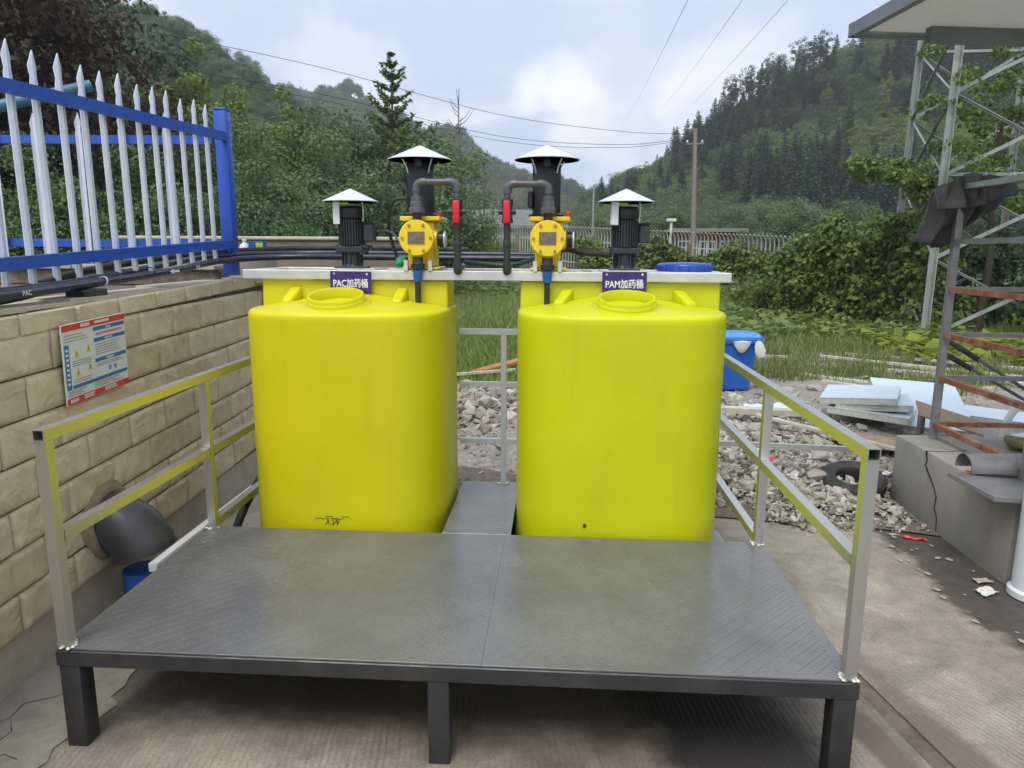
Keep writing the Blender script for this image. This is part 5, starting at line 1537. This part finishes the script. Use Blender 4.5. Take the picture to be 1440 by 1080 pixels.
# wheelie bin
bn = thing('wheelie_bin', 'blue plastic wheelie bin with a white bag hanging out', 'bin', (3.60, 6.35, .06), R(4))
bw = MB(); lo = [(-.20,-.22),(.20,-.22),(.20,.22),(-.20,.22)]; hi = [(-.25,-.28),(.25,-.28),(.25,.28),(-.25,.28)]
bw.add([(x,y,.03) for x,y in lo]+[(x,y,.60) for x,y in hi], [(3,2,1,0),(4,5,6,7)]+[(k,(k+1)%4,4+(k+1)%4,4+k) for k in range(4)])
bo = bw.build('body', M['bin_blue'], bn, 0); m_ = bo.modifiers.new('round', 'BEVEL'); m_.width = .02; m_.segments = 3
MB().bbox((-.275,-.30,.57), (.275,.30,.60+.006), .008).build('rim', M['bin_blue'], bn)
ldm = MB().prism([(-.30,.607),(.31,.607),(.315,.625),(.22,.672),(-.18,.682),(-.30,.65)], -.285, .285, 'x').build('lid', M['bin_lid'], bn, 0)
m_ = ldm.modifiers.new('round', 'BEVEL'); m_.width = .012; m_.segments = 3
MB().tube([(.285,-.30,.625), (.285,.28,.625)], .022, 10).build('handle', M['bin_lid'], bn)
bg = MB().lathe([(0,-.19),(.035,-.18),(.062,-.12),(.05,-.04),(.03,.0),(0,.01)], (.235,-.31,.60), 'z', 14, Matrix.Rotation(R(-16),4,'Y') @ Matrix.Diagonal((1,.35,1,1))).build('bag', M['white_plastic'], bn)
MB().lathe([(0,-.13),(.03,-.12),(.085,-.05),(.10,.0),(0,.01)], (.06,-.305,.60), 'z', 14, Matrix.Diagonal((1,.3,1,1))).build('bag', M['white_plastic'], bn)
for sx in (-1, 1): MB().lathe([(.0,-.03),(.07,-.03),(.075,-.02),(.075,.02),(.07,.03),(0,.03)], (sx*.20,.22,.06), 'x', 20).build('wheel', M['rubber'], bn)

# concrete block with crack
blk = thing('concrete_block', 'long cracked concrete plinth under the rusty rack', 'plinth', (0, 0, 0))
cb_ = MB().bbox((3.90, 1.49, -.05), (6.4, 2.78, .447), .012, seg=2).build('block', M['concrete'], blk)
ck = [(2.37,.448),(2.35,.40),(2.36,.36),(2.30,.31),(2.24,.26),(2.20,.21),(2.21,.14),(2.17,.09),(2.16,.0)]
MB().tube([(3.899,y,z) for y,z in ck], .0045, 5, True, [.007,.006,.005,.006,.004,.005,.004,.005,.003]).build('crack', M['black_void'], blk)
MB().tube([(3.90,2.37,.447),(4.0,2.36,.447),(4.15,2.40,.447)], .003, 5).build('crack', M['black_void'], blk)
# steel plate, half pipe, rack
st = MB().bbox((-.16,-.20,0), (.24,.20,.028), .003).build('steel_plate', M['grey_steel'], None); st.location = (3.90,1.62,.449); st.rotation_euler = (0,R(4),R(2))
tag(st, 'grey board overhanging the edge of the concrete plinth', 'board')
hp = MB()
for r0, fl in ((.075,1),(.069,-1)):
    vs_ = []; N_ = 16
    for xx in (-.14,.36):
        for k in range(N_+1):
            a = math.pi*(1.12*k/N_-.06); vs_.append((xx, math.cos(a)*r0, math.sin(a)*r0))
    hp.add(vs_, [(k,k+1,N_+2+k,N_+1+k) for k in range(N_)])
ho = hp.build('half_pipe', M['grey_steel'], None, 50); ho.location = (3.97,1.85,.505); ho.rotation_euler = (0,0,R(3)); tag(ho, 'short grey pipe half lying on the plinth behind the board', 'pipe')
oc = MB().lathe([(0,0),(.018,.0),(.022,.012),(.018,.03),(0,.032)], n=12).build('orange_cap', M['orange_p'], None, 50); oc.location = (3.872,1.86,.447); tag(oc, 'tiny orange cap at the plinth edge by the pipe', 'cap')

rk_ = thing('rusty_rack', 'tall rusty angle-steel rack frame standing on the concrete plinth', 'rack', (4.10, 2.70, .448))
def rp(a, b_, name, mat, w=.04): return MB().bar(a, b_, w, w*.9).build(name, M[mat], rk_)
L1 = -.95; X1 = .75
for (x, y) in ((0,0),(X1,0),(0,L1),(X1,L1)): rp((x,y,0), (x,y,1.62), 'upright', 'grey_steel', .042)
for z, m1, m2 in ((.09,'rust','rust'),(.40,'rust','grey_steel'),(.68,'rust','grey_steel'),(.97,'rust','grey_steel'),(1.27,'grey_steel','rust'),(1.60,'galv','galv')):
    for x in (0.0, X1): rp((x,-.0215,z), (x,L1+.0215,z), 'side_bar', m1, .036)
    for y in (0.0,): rp((.0215,y,z+.005), (X1-.0215,y,z+.005), 'cross_bar', m2, .032)
# cloth draped over the rack corner
def drape():
    n, m = 22, 16; V = []
    rng = np.random.default_rng(8)
    for j in range(m):
        for i in range(n):
            u = i/(n-1); v = j/(m-1)
            x = -.19+.44*u; 
            fold = .035*math.sin(u*19+v*2)+.02*math.sin(u*31+1)
            z = 1.66 - abs(v-.32)*.62*(.75+.25*math.sin(u*5)) + .015*math.sin(v*14+u*6) - .05*(u-.5)**2
            y = -.10 + (v-.32)*.22 + fold + .02*math.sin(v*9)
            z -= .12*max(0, .3-u)*(1+v)
            V.append((x+.015*math.sin(v*11), y, z))
    F = [(j*n+i, j*n+i+1, (j+1)*n+i+1, (j+1)*n+i) for j in range(m-1) for i in range(n-1)]
    b = MB(); b.add(V, F); return b
cl_ = drape().build('draped_cloth', M['cloth'], None, 60); cl_.location = (4.10,2.72,.448)
sm = cl_.modifiers.new('thick', 'SOLIDIFY'); sm.thickness = .012
tag(cl_, 'crumpled dark grey cloth draped over the top corner of the rack', 'cloth')
# long-handled tools
for k, (a, b2) in enumerate((((4.42,3.22,1.02),(4.90,2.3,.55)),((4.38,3.20,.94),(4.88,2.35,.53)),((4.68,2.62,.86),(4.86,2.2,.55)))):
    t = thing('bolt_cutter', 'black long-handled tool lying across the rack bars', 'tool', (0,0,0), 0, 'long-handled tools')
    a = Vector(a); b2 = Vector(b2); d = (b2-a)
    MB().tube([a+d*.2, b2], .011, 8).build('shaft', M['pvc_grey'], t); MB().tube([a, a+d*.06, a+d*.2001], .019, 10, True, [.017,.020,.018]).build('grip', M['rubber'], t)
mw = MB().bbox((-.14,-.08,0), (.16,.08,.05), .015, None, 2).build('mossy_log', M['moss'], None, 50); mw.location = (4.55,2.42,.462); mw.rotation_euler = (0,R(5),R(-20)); tag(mw, 'mossy rotten wood slab lying on the plinth inside the rack', 'wood')
fd = thing('white_chair', 'broken white plastic chair lying behind the rack', 'chair', (5.35, 3.75, .06), R(25))
MB().tube(spline([(-.25,0,.0),(-.2,.02,.28),(.0,.03,.42),(.22,.02,.30),(.28,0,.0)], 5), .028, 8).build('back_frame', M['white_plastic'], fd, 60)
MB().bbox((-.25,-.40,.18), (.25,.0,.215), .01, Matrix.Rotation(R(14),4,'X'), 2).build('seat', M['white_plastic'], fd)
for x in (-.22,.22): MB().tube([(x,-.36,.0),(x*.95,-.34,.12)], .022, 8).build('leg', M['white_plastic'], fd)
plank((4.35,3.15,.30), (5.3,3.0,.34), .09, .03, 'brown timber plank lying behind the rack foot', 'cardboard')

# canopy with white column
cn = thing('canopy', 'white flat canopy roof with grey fascia on a white column', 'canopy', (0, 0, 0))
cq = [(3.50,2.93),(4.05,-1.2),(8.2,-.8),(7.6,3.55)]
MB().prism(cq, 3.02, 3.05).build('roof_sheet', M['roof_white'], cn, 0)
MB().prism([(3.495,2.935),(4.05,-1.2),(4.0,-1.2),(3.44,2.99)], 2.995, 3.075).build('fascia', M['roof_grey'], cn, 0)
MB().prism([(3.44,2.94),(3.44,2.995),(7.6,3.61),(7.6,3.555)], 2.995, 3.075).build('fascia', M['roof_grey'], cn, 0)
MB().prism([(3.885,2.84),(3.875,2.90),(7.6,3.45),(7.6,3.38)], 2.93, 3.0195).build('edge_beam', M['roof_grey'], cn, 0)
MB().lathe([(.115,.0),(.115,.03),(.10,.04),(.10,2.96),(.115,2.97),(.115,3.02)], (3.965,1.36,.004), 'z', 28).build('column', M['skirt'], cn, 50)
MB().lathe([(.10,.0),(.10,3.02)], (6.9,1.9,.0), 'z', 20).build('column', M['skirt'], cn, 50)

# ================================================================== lattice tower
tw = thing('lattice_tower', 'tall galvanised lattice tower overgrown with leaves', 'tower', (0, 0, 0))
B0 = Vector((8.85,12.5,-.03)); A0 = Vector((9.50,15.6,-.03)); C0 = Vector((11.85,15.5,-.03)); D0 = Vector((11.9,12.4,-.03))
def angle(a, b_, w, name):
    a = Vector(a); b_ = Vector(b_); d = (b_-a).normalized(); u = Vector((0,1,0)) if abs(d.y) < .7 else Vector((1,0,0))
    s1 = d.cross(u).normalized(); s2 = d.cross(s1).normalized(); m = MB(); t = .016
    for q in (s1, s2):
        o = s2 if q is s1 else s1
        p = [a, a+q*w, a+q*w+o*t, a+o*t]; p2 = [b_, b_+q*w, b_+q*w+o*t, b_+o*t]
        m.add(p+p2, [(0,1,2,3),(7,6,5,4),(0,4,5,1),(1,5,6,2),(2,6,7,3),(3,7,4,0)])
    return m.build(name, M['galv'], tw, 0)
HT = 7.6; cent = (A0+B0+C0+D0)/4
def leg_pt(P, z):
    k = .012*z; return Vector((P.x+(cent.x-P.x)*k, P.y+(cent.y-P.y)*k, z-.03))
lv = [0, 1.55, 3.1, 4.6, 6.0, 7.4]
for P in (A0, B0, C0, D0): angle(leg_pt(P,0), leg_pt(P,HT), .115, 'leg')
for P, Q in ((A0,B0),(B0,D0),(A0,C0),(C0,D0)):
    for i in range(len(lv)-1):
        z0, z1 = lv[i], lv[i+1]
        angle(leg_pt(P,z0), leg_pt(Q,z1), .06, 'brace'); angle(leg_pt(Q,z0)+Vector((.02,.02,0)), leg_pt(P,z1)+Vector((.02,.02,0)), .045, 'brace')
        if i in (1, 3): angle(leg_pt(P,z1), leg_pt(Q,z1), .07, 'tie_bar')

# ================================================================== far fence, pole, houses, wires
def far_pt(t): return Vector((-3.9+14.4*t, 36.2-11.6*t, 0))
ff = thing('curved_top_fence', 'long white fence of curl-topped pickets on a low wall across the field', 'fence', (0, 0, 0))
def curl():
    b = MB(); p = [(0,0,0),(0,0,1.35),(0,.0,1.5),(0,-.06,1.66),(0,-.18,1.78),(0,-.32,1.82)]
    b.tube(p, .028, 5, True); me = b.mesh('picket', 60); me.materials.append(M['far_white']); return me
M['far_white'] = basic('far_fence_white', (.44,.44,.41), .6, 0, .1, 3, (.40,.38,.32), .5, jitter=True)
M['far_wall'] = basic('far_fence_wall', (.20,.16,.125), .9, 0, .3, 2, (.11,.10,.07), .6, 8, .4, .03)
cm = curl(); NP = 112
zb = lambda t: 1.28 - .95*t
dirf = (far_pt(1)-far_pt(0)).normalized(); rotf = math.atan2(dirf.y, dirf.x)
for k in range(NP):
    t = (k+.5)/NP; p = far_pt(t)
    o = link('picket', cm, None, ff); o.location = (p.x, p.y, zb(t)); o.rotation_euler = (0, 0, rotf); o.scale = (1,1,1.0)
for dz in (.25, 1.2):
    MB().bar(far_pt(0)+Vector((0,.04,zb(0)+dz)), far_pt(1)+Vector((0,.04,zb(1)+dz)), .05, .06).build('rail', M['far_white'], ff)
for k in range(9):
    t = k/8; p = far_pt(t); MB().bbox((p.x-.13,p.y-.05,-.1), (p.x+.13,p.y+.21,zb(t)+1.35), .01).build('pier', M['far_wall'], ff)
b = MB(); a0, a1 = far_pt(-.02), far_pt(1.3)
b.add([(a0.x,a0.y,-.2),(a1.x,a1.y,-.2),(a1.x,a1.y,zb(1.3)-.02),(a0.x,a0.y,zb(0)-.02),(a0.x,a0.y+.2,-.2),(a1.x,a1.y+.2,-.2),(a1.x,a1.y+.2,zb(1.3)-.02),(a0.x,a0.y+.2,zb(0)-.02)],
      [(0,1,2,3),(5,4,7,6),(3,2,6,7),(1,5,6,2),(4,0,3,7)])
b.build('base_wall', M['far_wall'], ff, 0)
gw = thing('garden_wall', 'low brown mud wall behind the finned PAC motor, under the thicket', 'wall', (0,0,0))
MB().bbox((-6.6,11.2,-.1), (-1.2,11.5,1.80), .03).build('wall', M['far_wall'], gw); MB().bbox((-6.65,11.15,1.801), (-1.15,11.55,1.87), .02).build('coping', M['cap_stone'], gw)

po_ = thing('utility_pole', 'tall concrete utility pole carrying wires behind the far fence', 'pole', (7.65,31,-.03))
MB().tube([(0,0,0),(-.10,0,3.4),(-.20,0,6.9)], (.2), 14, True, [.125,.11,.08]).build('shaft', M['pole'], po_, 50)
MB().bar((-.55,0,6.25), (.20,0,6.27), .04, .05).build('crossarm', M['grey_steel'], po_)
for x in (-.42,.22): MB().lathe([(.03,0),(.06,.03),(.03,.06),(.05,.09),(.0,.13)], (x-.1,0,6.30), 'z', 8).build('insulator', M['white_plastic'], po_)
lp = thing('street_lamp', 'small white lamp post next to the utility pole', 'lamp', (6.9,33,0))
MB().tube([(0,0,0),(0,0,3.0)], .06, 8).build('post', M['white_plastic'], lp); MB().bbox((-.22,-.12,3.001), (.22,.12,3.14), .02).build('lamp_head', M['white_plastic'], lp)
wp = thing('thin_pole', 'thin pale pole standing beyond the fence behind the PAM motor', 'pole', (3.55,40,.2))
MB().tube([(0,0,0),(0,0,5.1)], .06, 8, True, [.07,.05]).build('shaft', M['galv'], wp)
def wire(pts, r, label, mat='wire', group='overhead wires'):
    return tag(MB().tube(spline(pts, 6), r, 5).build('overhead_wire', M[mat], None, 60), label, 'wire', group)
wire([(-14.5,19.5,8.6),(-7.5,24.5,8.1),(-1.1,29.5,7.25),(4,30.6,6.72),(7.2,31,6.62)], .010, 'topmost overhead wire sagging to the pole top')
wire([(-14.5,20.5,7.7),(-7.5,25,7.25),(-1.1,30,6.45),(4,30.8,6.18),(7.0,31,6.42)], .010, 'lower overhead wire running to the pole crossarm')
wire([(-14.5,21,7.55),(-7.5,25.4,7.1),(-1.1,30.3,6.30),(4,31,6.08),(7.4,31,6.42)], .009, 'third overhead wire just under the lower one')
for a, b2, nm in (((4.6,14,7.6),(14.6,150,27.8),'left'),((5.9,14,7.6),(21.5,150,29.8),'middle'),((7.0,14,7.6),(24.4,150,27.8),'right')):
    a = Vector(a); b2 = Vector(b2)
    wire([a+(b2-a)*t + Vector((0,0,-2.0*4*t*(1-t)*.25)) for t in (-.25,0,.25,.5,.75,1)], .007, {'left':'thin high line farthest from the hill crest trees','middle':'thin high line strung between two others over the valley','right':'thin high line passing nearest the hill crest trees'}[nm], 'wire_far', 'high lines over the valley')

def house(name, label, loc, rz, w, d, h, rh, wall_m, roof_m, flat=False):
    t = thing(name, label, 'house', loc, rz)
    wl_ = MB().box((-w/2,-d/2,0), (w/2,d/2,h)).build('wall', M[wall_m], t, 0)
    if flat: MB().bbox((-w/2-.5,-d/2-.6,h+.003), (w/2+.5,d/2+.3,h+.22), .02).build('roof', M['pole'], t)
    else:
        rfm = MB().prism([(-d/2-.4,h-.1),(d/2+.4,h-.1),(d/2+.4,h+.02),(0,h+rh),(-d/2-.4,h+.02)], -w/2-.5, w/2+.5, 'x').build('roof', M[roof_m], t, 0)
        for k in range(int(w/.45)): MB().bar((-w/2-.4+.45*k, -d/2-.40, h+.045), (-w/2-.4+.45*k, 0, h+rh+.03), .09, .06).build('roof_rib', M[roof_m], rfm)
    for k in range(3):
        x = -w/2+w*(k+.5)/3
        fr2 = MB().bbox((x-.5,-d/2-.06,h*.38), (x+.5,-d/2+.02,h*.38+1.1), .01).build('window', M['white_plastic'], t)
        for sx in (-1, 1): MB().bbox((x+sx*.24-.2,-d/2-.075,h*.38+.08), (x+sx*.24+.2,-d/2-.0605,h*.38+1.02), .003).build('pane', M['glass_dark'], fr2)
    return t
house('village_house', 'grey-roofed village house between the two metering pumps beyond the fence', (-4.0,60,.4), R(8), 6.8, 5, 3.0, 1.6, 'house_wall', 'roof_tile')
house('low_shed', 'low red-walled flat-roofed shed behind the utility pole', (11.0,46,.2), R(-4), 3.8, 3, 2.6, 0, 'house_red', 'roof_tile', True)
house('village_house', 'small pale house seen low behind the PAM pump', (3.2,78,.4), R(-6), 6, 5, 3.0, 1.5, 'house_wall', 'roof_tile')

# ================================================================== vegetation of the field
def foliage(name, label, cat, cen, rad, per, leaf, mat, seed, stems=True, flat=.8, group=None):
    rng = np.random.default_rng(seed)
    cen = np.asarray(cen, float); rad = np.asarray(rad, float)
    t = thing(name, label, cat, (float(cen[:,0].mean()), float(cen[:,1].mean()), 0), 0, group)
    o = np.array([cen[:,0].mean(), cen[:,1].mean(), 0])
    P, Nn = clump_leaves(cen-o, rad, per, rng, flat)
    P[:, 2] = np.maximum(P[:, 2], .02)
    V, F = leaf_quads(P, Nn, leaf*(.55+.9*rng.random(len(P))), rng, .8)
    me = np_mesh('foliage', V, F); me.materials.append(M[mat]); link('foliage', me, None, t)
    if stems:
        b = MB()
        for k in range(0, len(cen), max(1, len(cen)//22)):
            c = cen[k]-o; b.tube(spline([(c[0]+rng.normal()*.15, c[1]+rng.normal()*.15, -.05), (c[0]+rng.normal()*.1, c[1], c[2]*.6), tuple(c)], 3), .02, 5, False, list(np.linspace(.022, .006, 7)))
        b.build('stem', M['trunk'], t, 60)['kind'] = 'stuff'
    return t
rv = np.random.default_rng(77)
def hedge_c(p0, p1, n, h0, h1, thick, seed):
    r = np.random.default_rng(seed); t = r.random(n)
    P = np.array(p0)[None]+(np.array(p1)-np.array(p0))[None]*t[:, None]
    hh = (h0+(h1-h0)*t)*(1+.15*np.sin(t*17+seed))
    z = hh*r.random(n)**.7
    return np.stack([P[:, 0]+r.normal(size=n)*thick*(1.25-z/np.maximum(.1, hh)), P[:, 1]+r.normal(size=n)*thick*(1.25-z/np.maximum(.1, hh)), z], -1)
c = hedge_c((7.2,16.6), (9.2,13.6), 190, 1.95, 2.35, .42, 1)
foliage('vine_hedge', 'thick vine-covered hedge heaped beside the lattice tower', 'hedge', c, .22+.2*rv.random(len(c)), 70, .115, 'leaf_vine', 41)
c = hedge_c((9.3,17.2), (12.6,14.5), 150, 2.0, 1.8, .5, 2)
foliage('vine_hedge', 'vine hedge spreading inside the foot of the lattice tower', 'hedge', c, .22+.2*rv.random(len(c)), 60, .12, 'leaf_mid', 42)
c = hedge_c((10.6,12.4), (14.2,11.4), 120, 1.5, 1.7, .5, 3)
foliage('leafy_bush', 'mid green bush growing behind the rusty rack', 'bush', c, .22+.2*rv.random(len(c)), 60, .11, 'leaf_mid', 43)
c = hedge_c((6.2,17.8), (8.0,15.2), 60, .75, .95, .45, 4)
foliage('leafy_bush', 'low scrubby bush at the foot of the vine hedge', 'bush', c, .18+.15*rv.random(len(c)), 55, .085, 'leaf_light', 44)
# climbers along the far fence
for k, (t0, t1, n, zz0, zz1, lb) in enumerate(((.60,1.0,300,.1,1.45,'green vines draped over the fence beside the utility pole'),(.44,.66,130,.1,1.3,'yellowish vines on the fence behind the blue lid'),(.02,.16,50,-.9,1.7,'bush against the far fence near the bare tree'),(.94,1.22,130,-.3,1.9,'tall vine mass where the far fence meets the hedge'))):
    r = np.random.default_rng(60+k); tt = r.uniform(t0, t1, n)
    c = np.array([[far_pt(t).x, far_pt(t).y-.22, zb(t)] for t in tt]); c[:, 2] += zz0+(zz1-zz0)*r.random(n)**.8*(.75+.25*np.sin(tt*31)); c[:, 1] += r.normal(size=n)*.12
    foliage('fence_vine', lb, 'vine', c, .2+.18*r.random(n), 42, .15, ('leaf_vine','leaf_light','leaf_mid','leaf_vine')[k], 70+k, False, group='vines on the far fence')
# leafy tree beside the tower, one bough reaching out to the left
br = []
rb_ = np.random.default_rng(9)
for k in range(80):
    br.append((rb_.normal(10.5, .95), rb_.normal(13.2, .8), rb_.uniform(2.4, 5.6)))
for k in range(26):
    t = rb_.random(); br.append((9.6-2.3*t+rb_.normal()*.1, 13.2-.4*t+rb_.normal()*.15, 2.75+.75*t-.25*t*t+rb_.normal()*.13))
for k in range(20): br.append((rb_.normal(12.4,.6), rb_.normal(13.0,.5), rb_.uniform(2.2,4.6)))
br = np.array(br)
tt_ = thing('leafy_tree', 'loose leafy tree growing up through the lattice tower with one long bough', 'tree', (10.3,13.4,0))
P, Nn = clump_leaves(br-np.array([10.3,13.4,0]), .20+.22*rb_.random(len(br)), 75, rb_, .6)
V, F = leaf_quads(P, Nn, .105*(.55+.9*rb_.random(len(P))), rb_, .6)
me = np_mesh('crown', V, F); me.materials.append(M['leaf_vine']); link('crown', me, None, tt_)
b = MB(); b.tube(spline([(0,0,-.1),(.1,0,1.6),(-.05,0,3.0),(.1,.1,4.4)], 4), .08, 8, False, list(np.linspace(.085,.03,13)))
b.tube(spline([(.0,0,2.3),(-.9,-.2,2.75),(-1.9,-.5,3.1),(-3.0,-.6,3.3)], 4), .03, 6, False, list(np.linspace(.04,.008,13)))
b.tube(spline([(.05,0,2.0),(1.0,-.2,2.7),(2.2,-.4,3.6)], 4), .03, 6, False, list(np.linspace(.045,.01,9)))
b.build('trunk', M['trunk'], tt_, 60)

# weeds, grass
def blades(name, label, n, fpos, hmin, hmax, wmul, mat, seed, cat='grass', lean=.35):
    rng = np.random.default_rng(seed)
    x, y = fpos(rng, n); n = len(x)
    z = np.array([gheight(a, b_) for a, b_ in zip(x, y)]) + np.where((y < 11.5) & (x > -.4) & (x < 9.5), np.maximum(0, heap(x, y))*.8, 0)
    h = rng.uniform(hmin, hmax, n); a = rng.uniform(0, 6.28, n); w = h*wmul*(.6+.8*rng.random(n))
    lx = rng.normal(size=n)*lean*h; ly = rng.normal(size=n)*lean*h
    base = np.stack([x, y, z-.02], -1)
    side = np.stack([np.cos(a)*w/2, np.sin(a)*w/2, np.zeros(n)], -1)
    mid = base + np.stack([lx*.35, ly*.35, h*.6], -1); tip = base + np.stack([lx, ly, h], -1)
    V = np.stack([base-side, base+side, mid+side*.8, tip, mid-side*.8], 1).reshape(-1, 3)
    k = np.arange(n)*5
    F = np.concatenate([np.stack([k, k+1, k+2, k+4], -1)])
    T3 = np.stack([k+4, k+2, k+3, k+3], -1)
    me = bpy.data.meshes.new(name)
    loops = np.concatenate([F.ravel(), T3[:, :3].ravel()]).astype(np.int32)
    me.vertices.add(len(V)); me.vertices.foreach_set('co', V.astype(np.float32).ravel())
    me.loops.add(len(loops)); me.loops.foreach_set('vertex_index', loops)
    me.polygons.add(2*n); me.polygons.foreach_set('loop_start', np.concatenate([np.arange(n)*4, 4*n+np.arange(n)*3]).astype(np.int32))
    me.update(calc_edges=True); me.validate()
    o = link(name, me, M[mat]); return tag(o, label, cat, kind='stuff')
def fld(rng, n):
    y = 6.0+30*rng.random(n)**1.7
    x = 1.6 + (rng.random(n)-.42)*(y+2.5)*1.15
    ok = ((y > 11) | (x < 2.7)) & (y > 5.6)
    return x[ok], y[ok]
blades('field_grass', 'rough green grass covering the field behind the tanks', 90000, fld, .08, .26, .09, 'grass', 81)
def gapf(rng, n):
    y = 5.4+9*rng.random(n); x = 1.0+(rng.random(n)-.6)*2.8+(y-6)*-.02
    return x, y
blades('near_grass', 'thick grass seen through the gap between the tanks', 26000, gapf, .05, .17, .08, 'grass', 82)
def tuft(rng, n):
    cx_ = np.array([4.5,5.0,5.6,6.3,6.9,5.2,7.6,4.2,6.0,7.9,5.9,6.6,3.9,4.7]); cy_ = np.array([7.4,8.3,7.7,8.8,7.3,9.6,8.2,8.6,6.6,7.2,10.5,10.2,7.6,11.])
    k = rng.integers(0, len(cx_), n); return cx_[k]+rng.normal(size=n)*.22, cy_[k]+rng.normal(size=n)*.22
blades('weed_tufts', 'dry olive weed tufts among the planks', 7000, tuft, .10, .32, .05, 'dry_grass', 83, 'weeds', .3)
def reed(rng, n): return rng.normal(-1.45, .5, n), rng.normal(33.6, .3, n)
blades('tall_grass', 'tall bright grass clump against the far fence between the valves', 1500, reed, .9, 1.9, .035, 'grass', 84, 'grass', .14)
def dryf(rng, n):
    cy_ = 7.2+12*rng.random(90)**1.2; cx_ = 3.9+rng.random(90)*(cy_*.46); k = rng.integers(0, 90, n); s_ = .10+.05*cy_[k]**.7
    return cx_[k]+rng.normal(size=n)*s_*1.3, cy_[k]+rng.normal(size=n)*s_
blades('dry_weeds', 'dry yellowish weeds between the planks and the vine hedge', 9000, dryf, .08, .30, .05, 'dry_grass', 85, 'weeds', .4)
# broad leaves creeping over the ground
def creeper(name, label, n, x0, x1, y0, y1, leaf, mat, seed, zr):
    rng = np.random.default_rng(seed)
    P = np.stack([rng.uniform(x0, x1, n), rng.uniform(y0, y1, n), rng.uniform(.05, zr, n)], -1)
    V, F = leaf_quads(P, np.array([0,0,1.0])+rng.normal(size=(n,3))*.28, leaf*(.5+rng.random(n)), rng, .95)
    me = np_mesh(name, V, F); me.materials.append(M[mat]); return tag(link(name, me, None), label, 'plants', kind='stuff')
creeper('gourd_leaves', 'bright yellow-green gourd leaves creeping behind the rack', 620, 6.9, 12.2, 8.6, 11.4, .24, 'leaf_yellow', 91, .28)
creeper('ground_leaves', 'low leafy ground cover before the hedge', 2600, 4.6, 9.5, 11.5, 17.5, .16, 'leaf_light', 92, .3)
creeper('field_leaves', 'low broad weeds in front of the far fence', 2600, -2.5, 9, 22, 33, .26, 'leaf_light', 93, .45)
for k, (x, y, s_) in enumerate(((-2.6,35.2,.46),(4.4,44,.62),(12.8,43,.50),(-.2,40.5,.40),(6.5,52,.7))):
    tree('leafy_shrub', TH, (x, y, .2), s_, k*1.3, ('bush at the end of the far white fence below the fir','small leafy tree behind the PAM motor','pale shrub growing over the low red shed','low bush before the grey-roofed house','round tree at the foot of the hill behind the pole')[k], None, 'shrub')

# ================================================================== air
hz = MB().box((-440,-70,-1.1), (440,660,175)).build('haze', None, None, 0)
tag(hz, 'thin pale haze filling the valley', 'haze', kind='stuff')
hm = bpy.data.materials.new('haze_air'); hm.use_nodes = True
hn = hm.node_tree.nodes; hn.clear()
ho_ = hn.new('ShaderNodeOutputMaterial'); pv = hn.new('ShaderNodeVolumePrincipled')
pv.inputs['Color'].default_value = (.90,.94,1,1); pv.inputs['Density'].default_value = .0008; pv.inputs['Anisotropy'].default_value = .2
hm.node_tree.links.new(pv.outputs[0], ho_.inputs['Volume'])
hz.data.materials.append(hm)
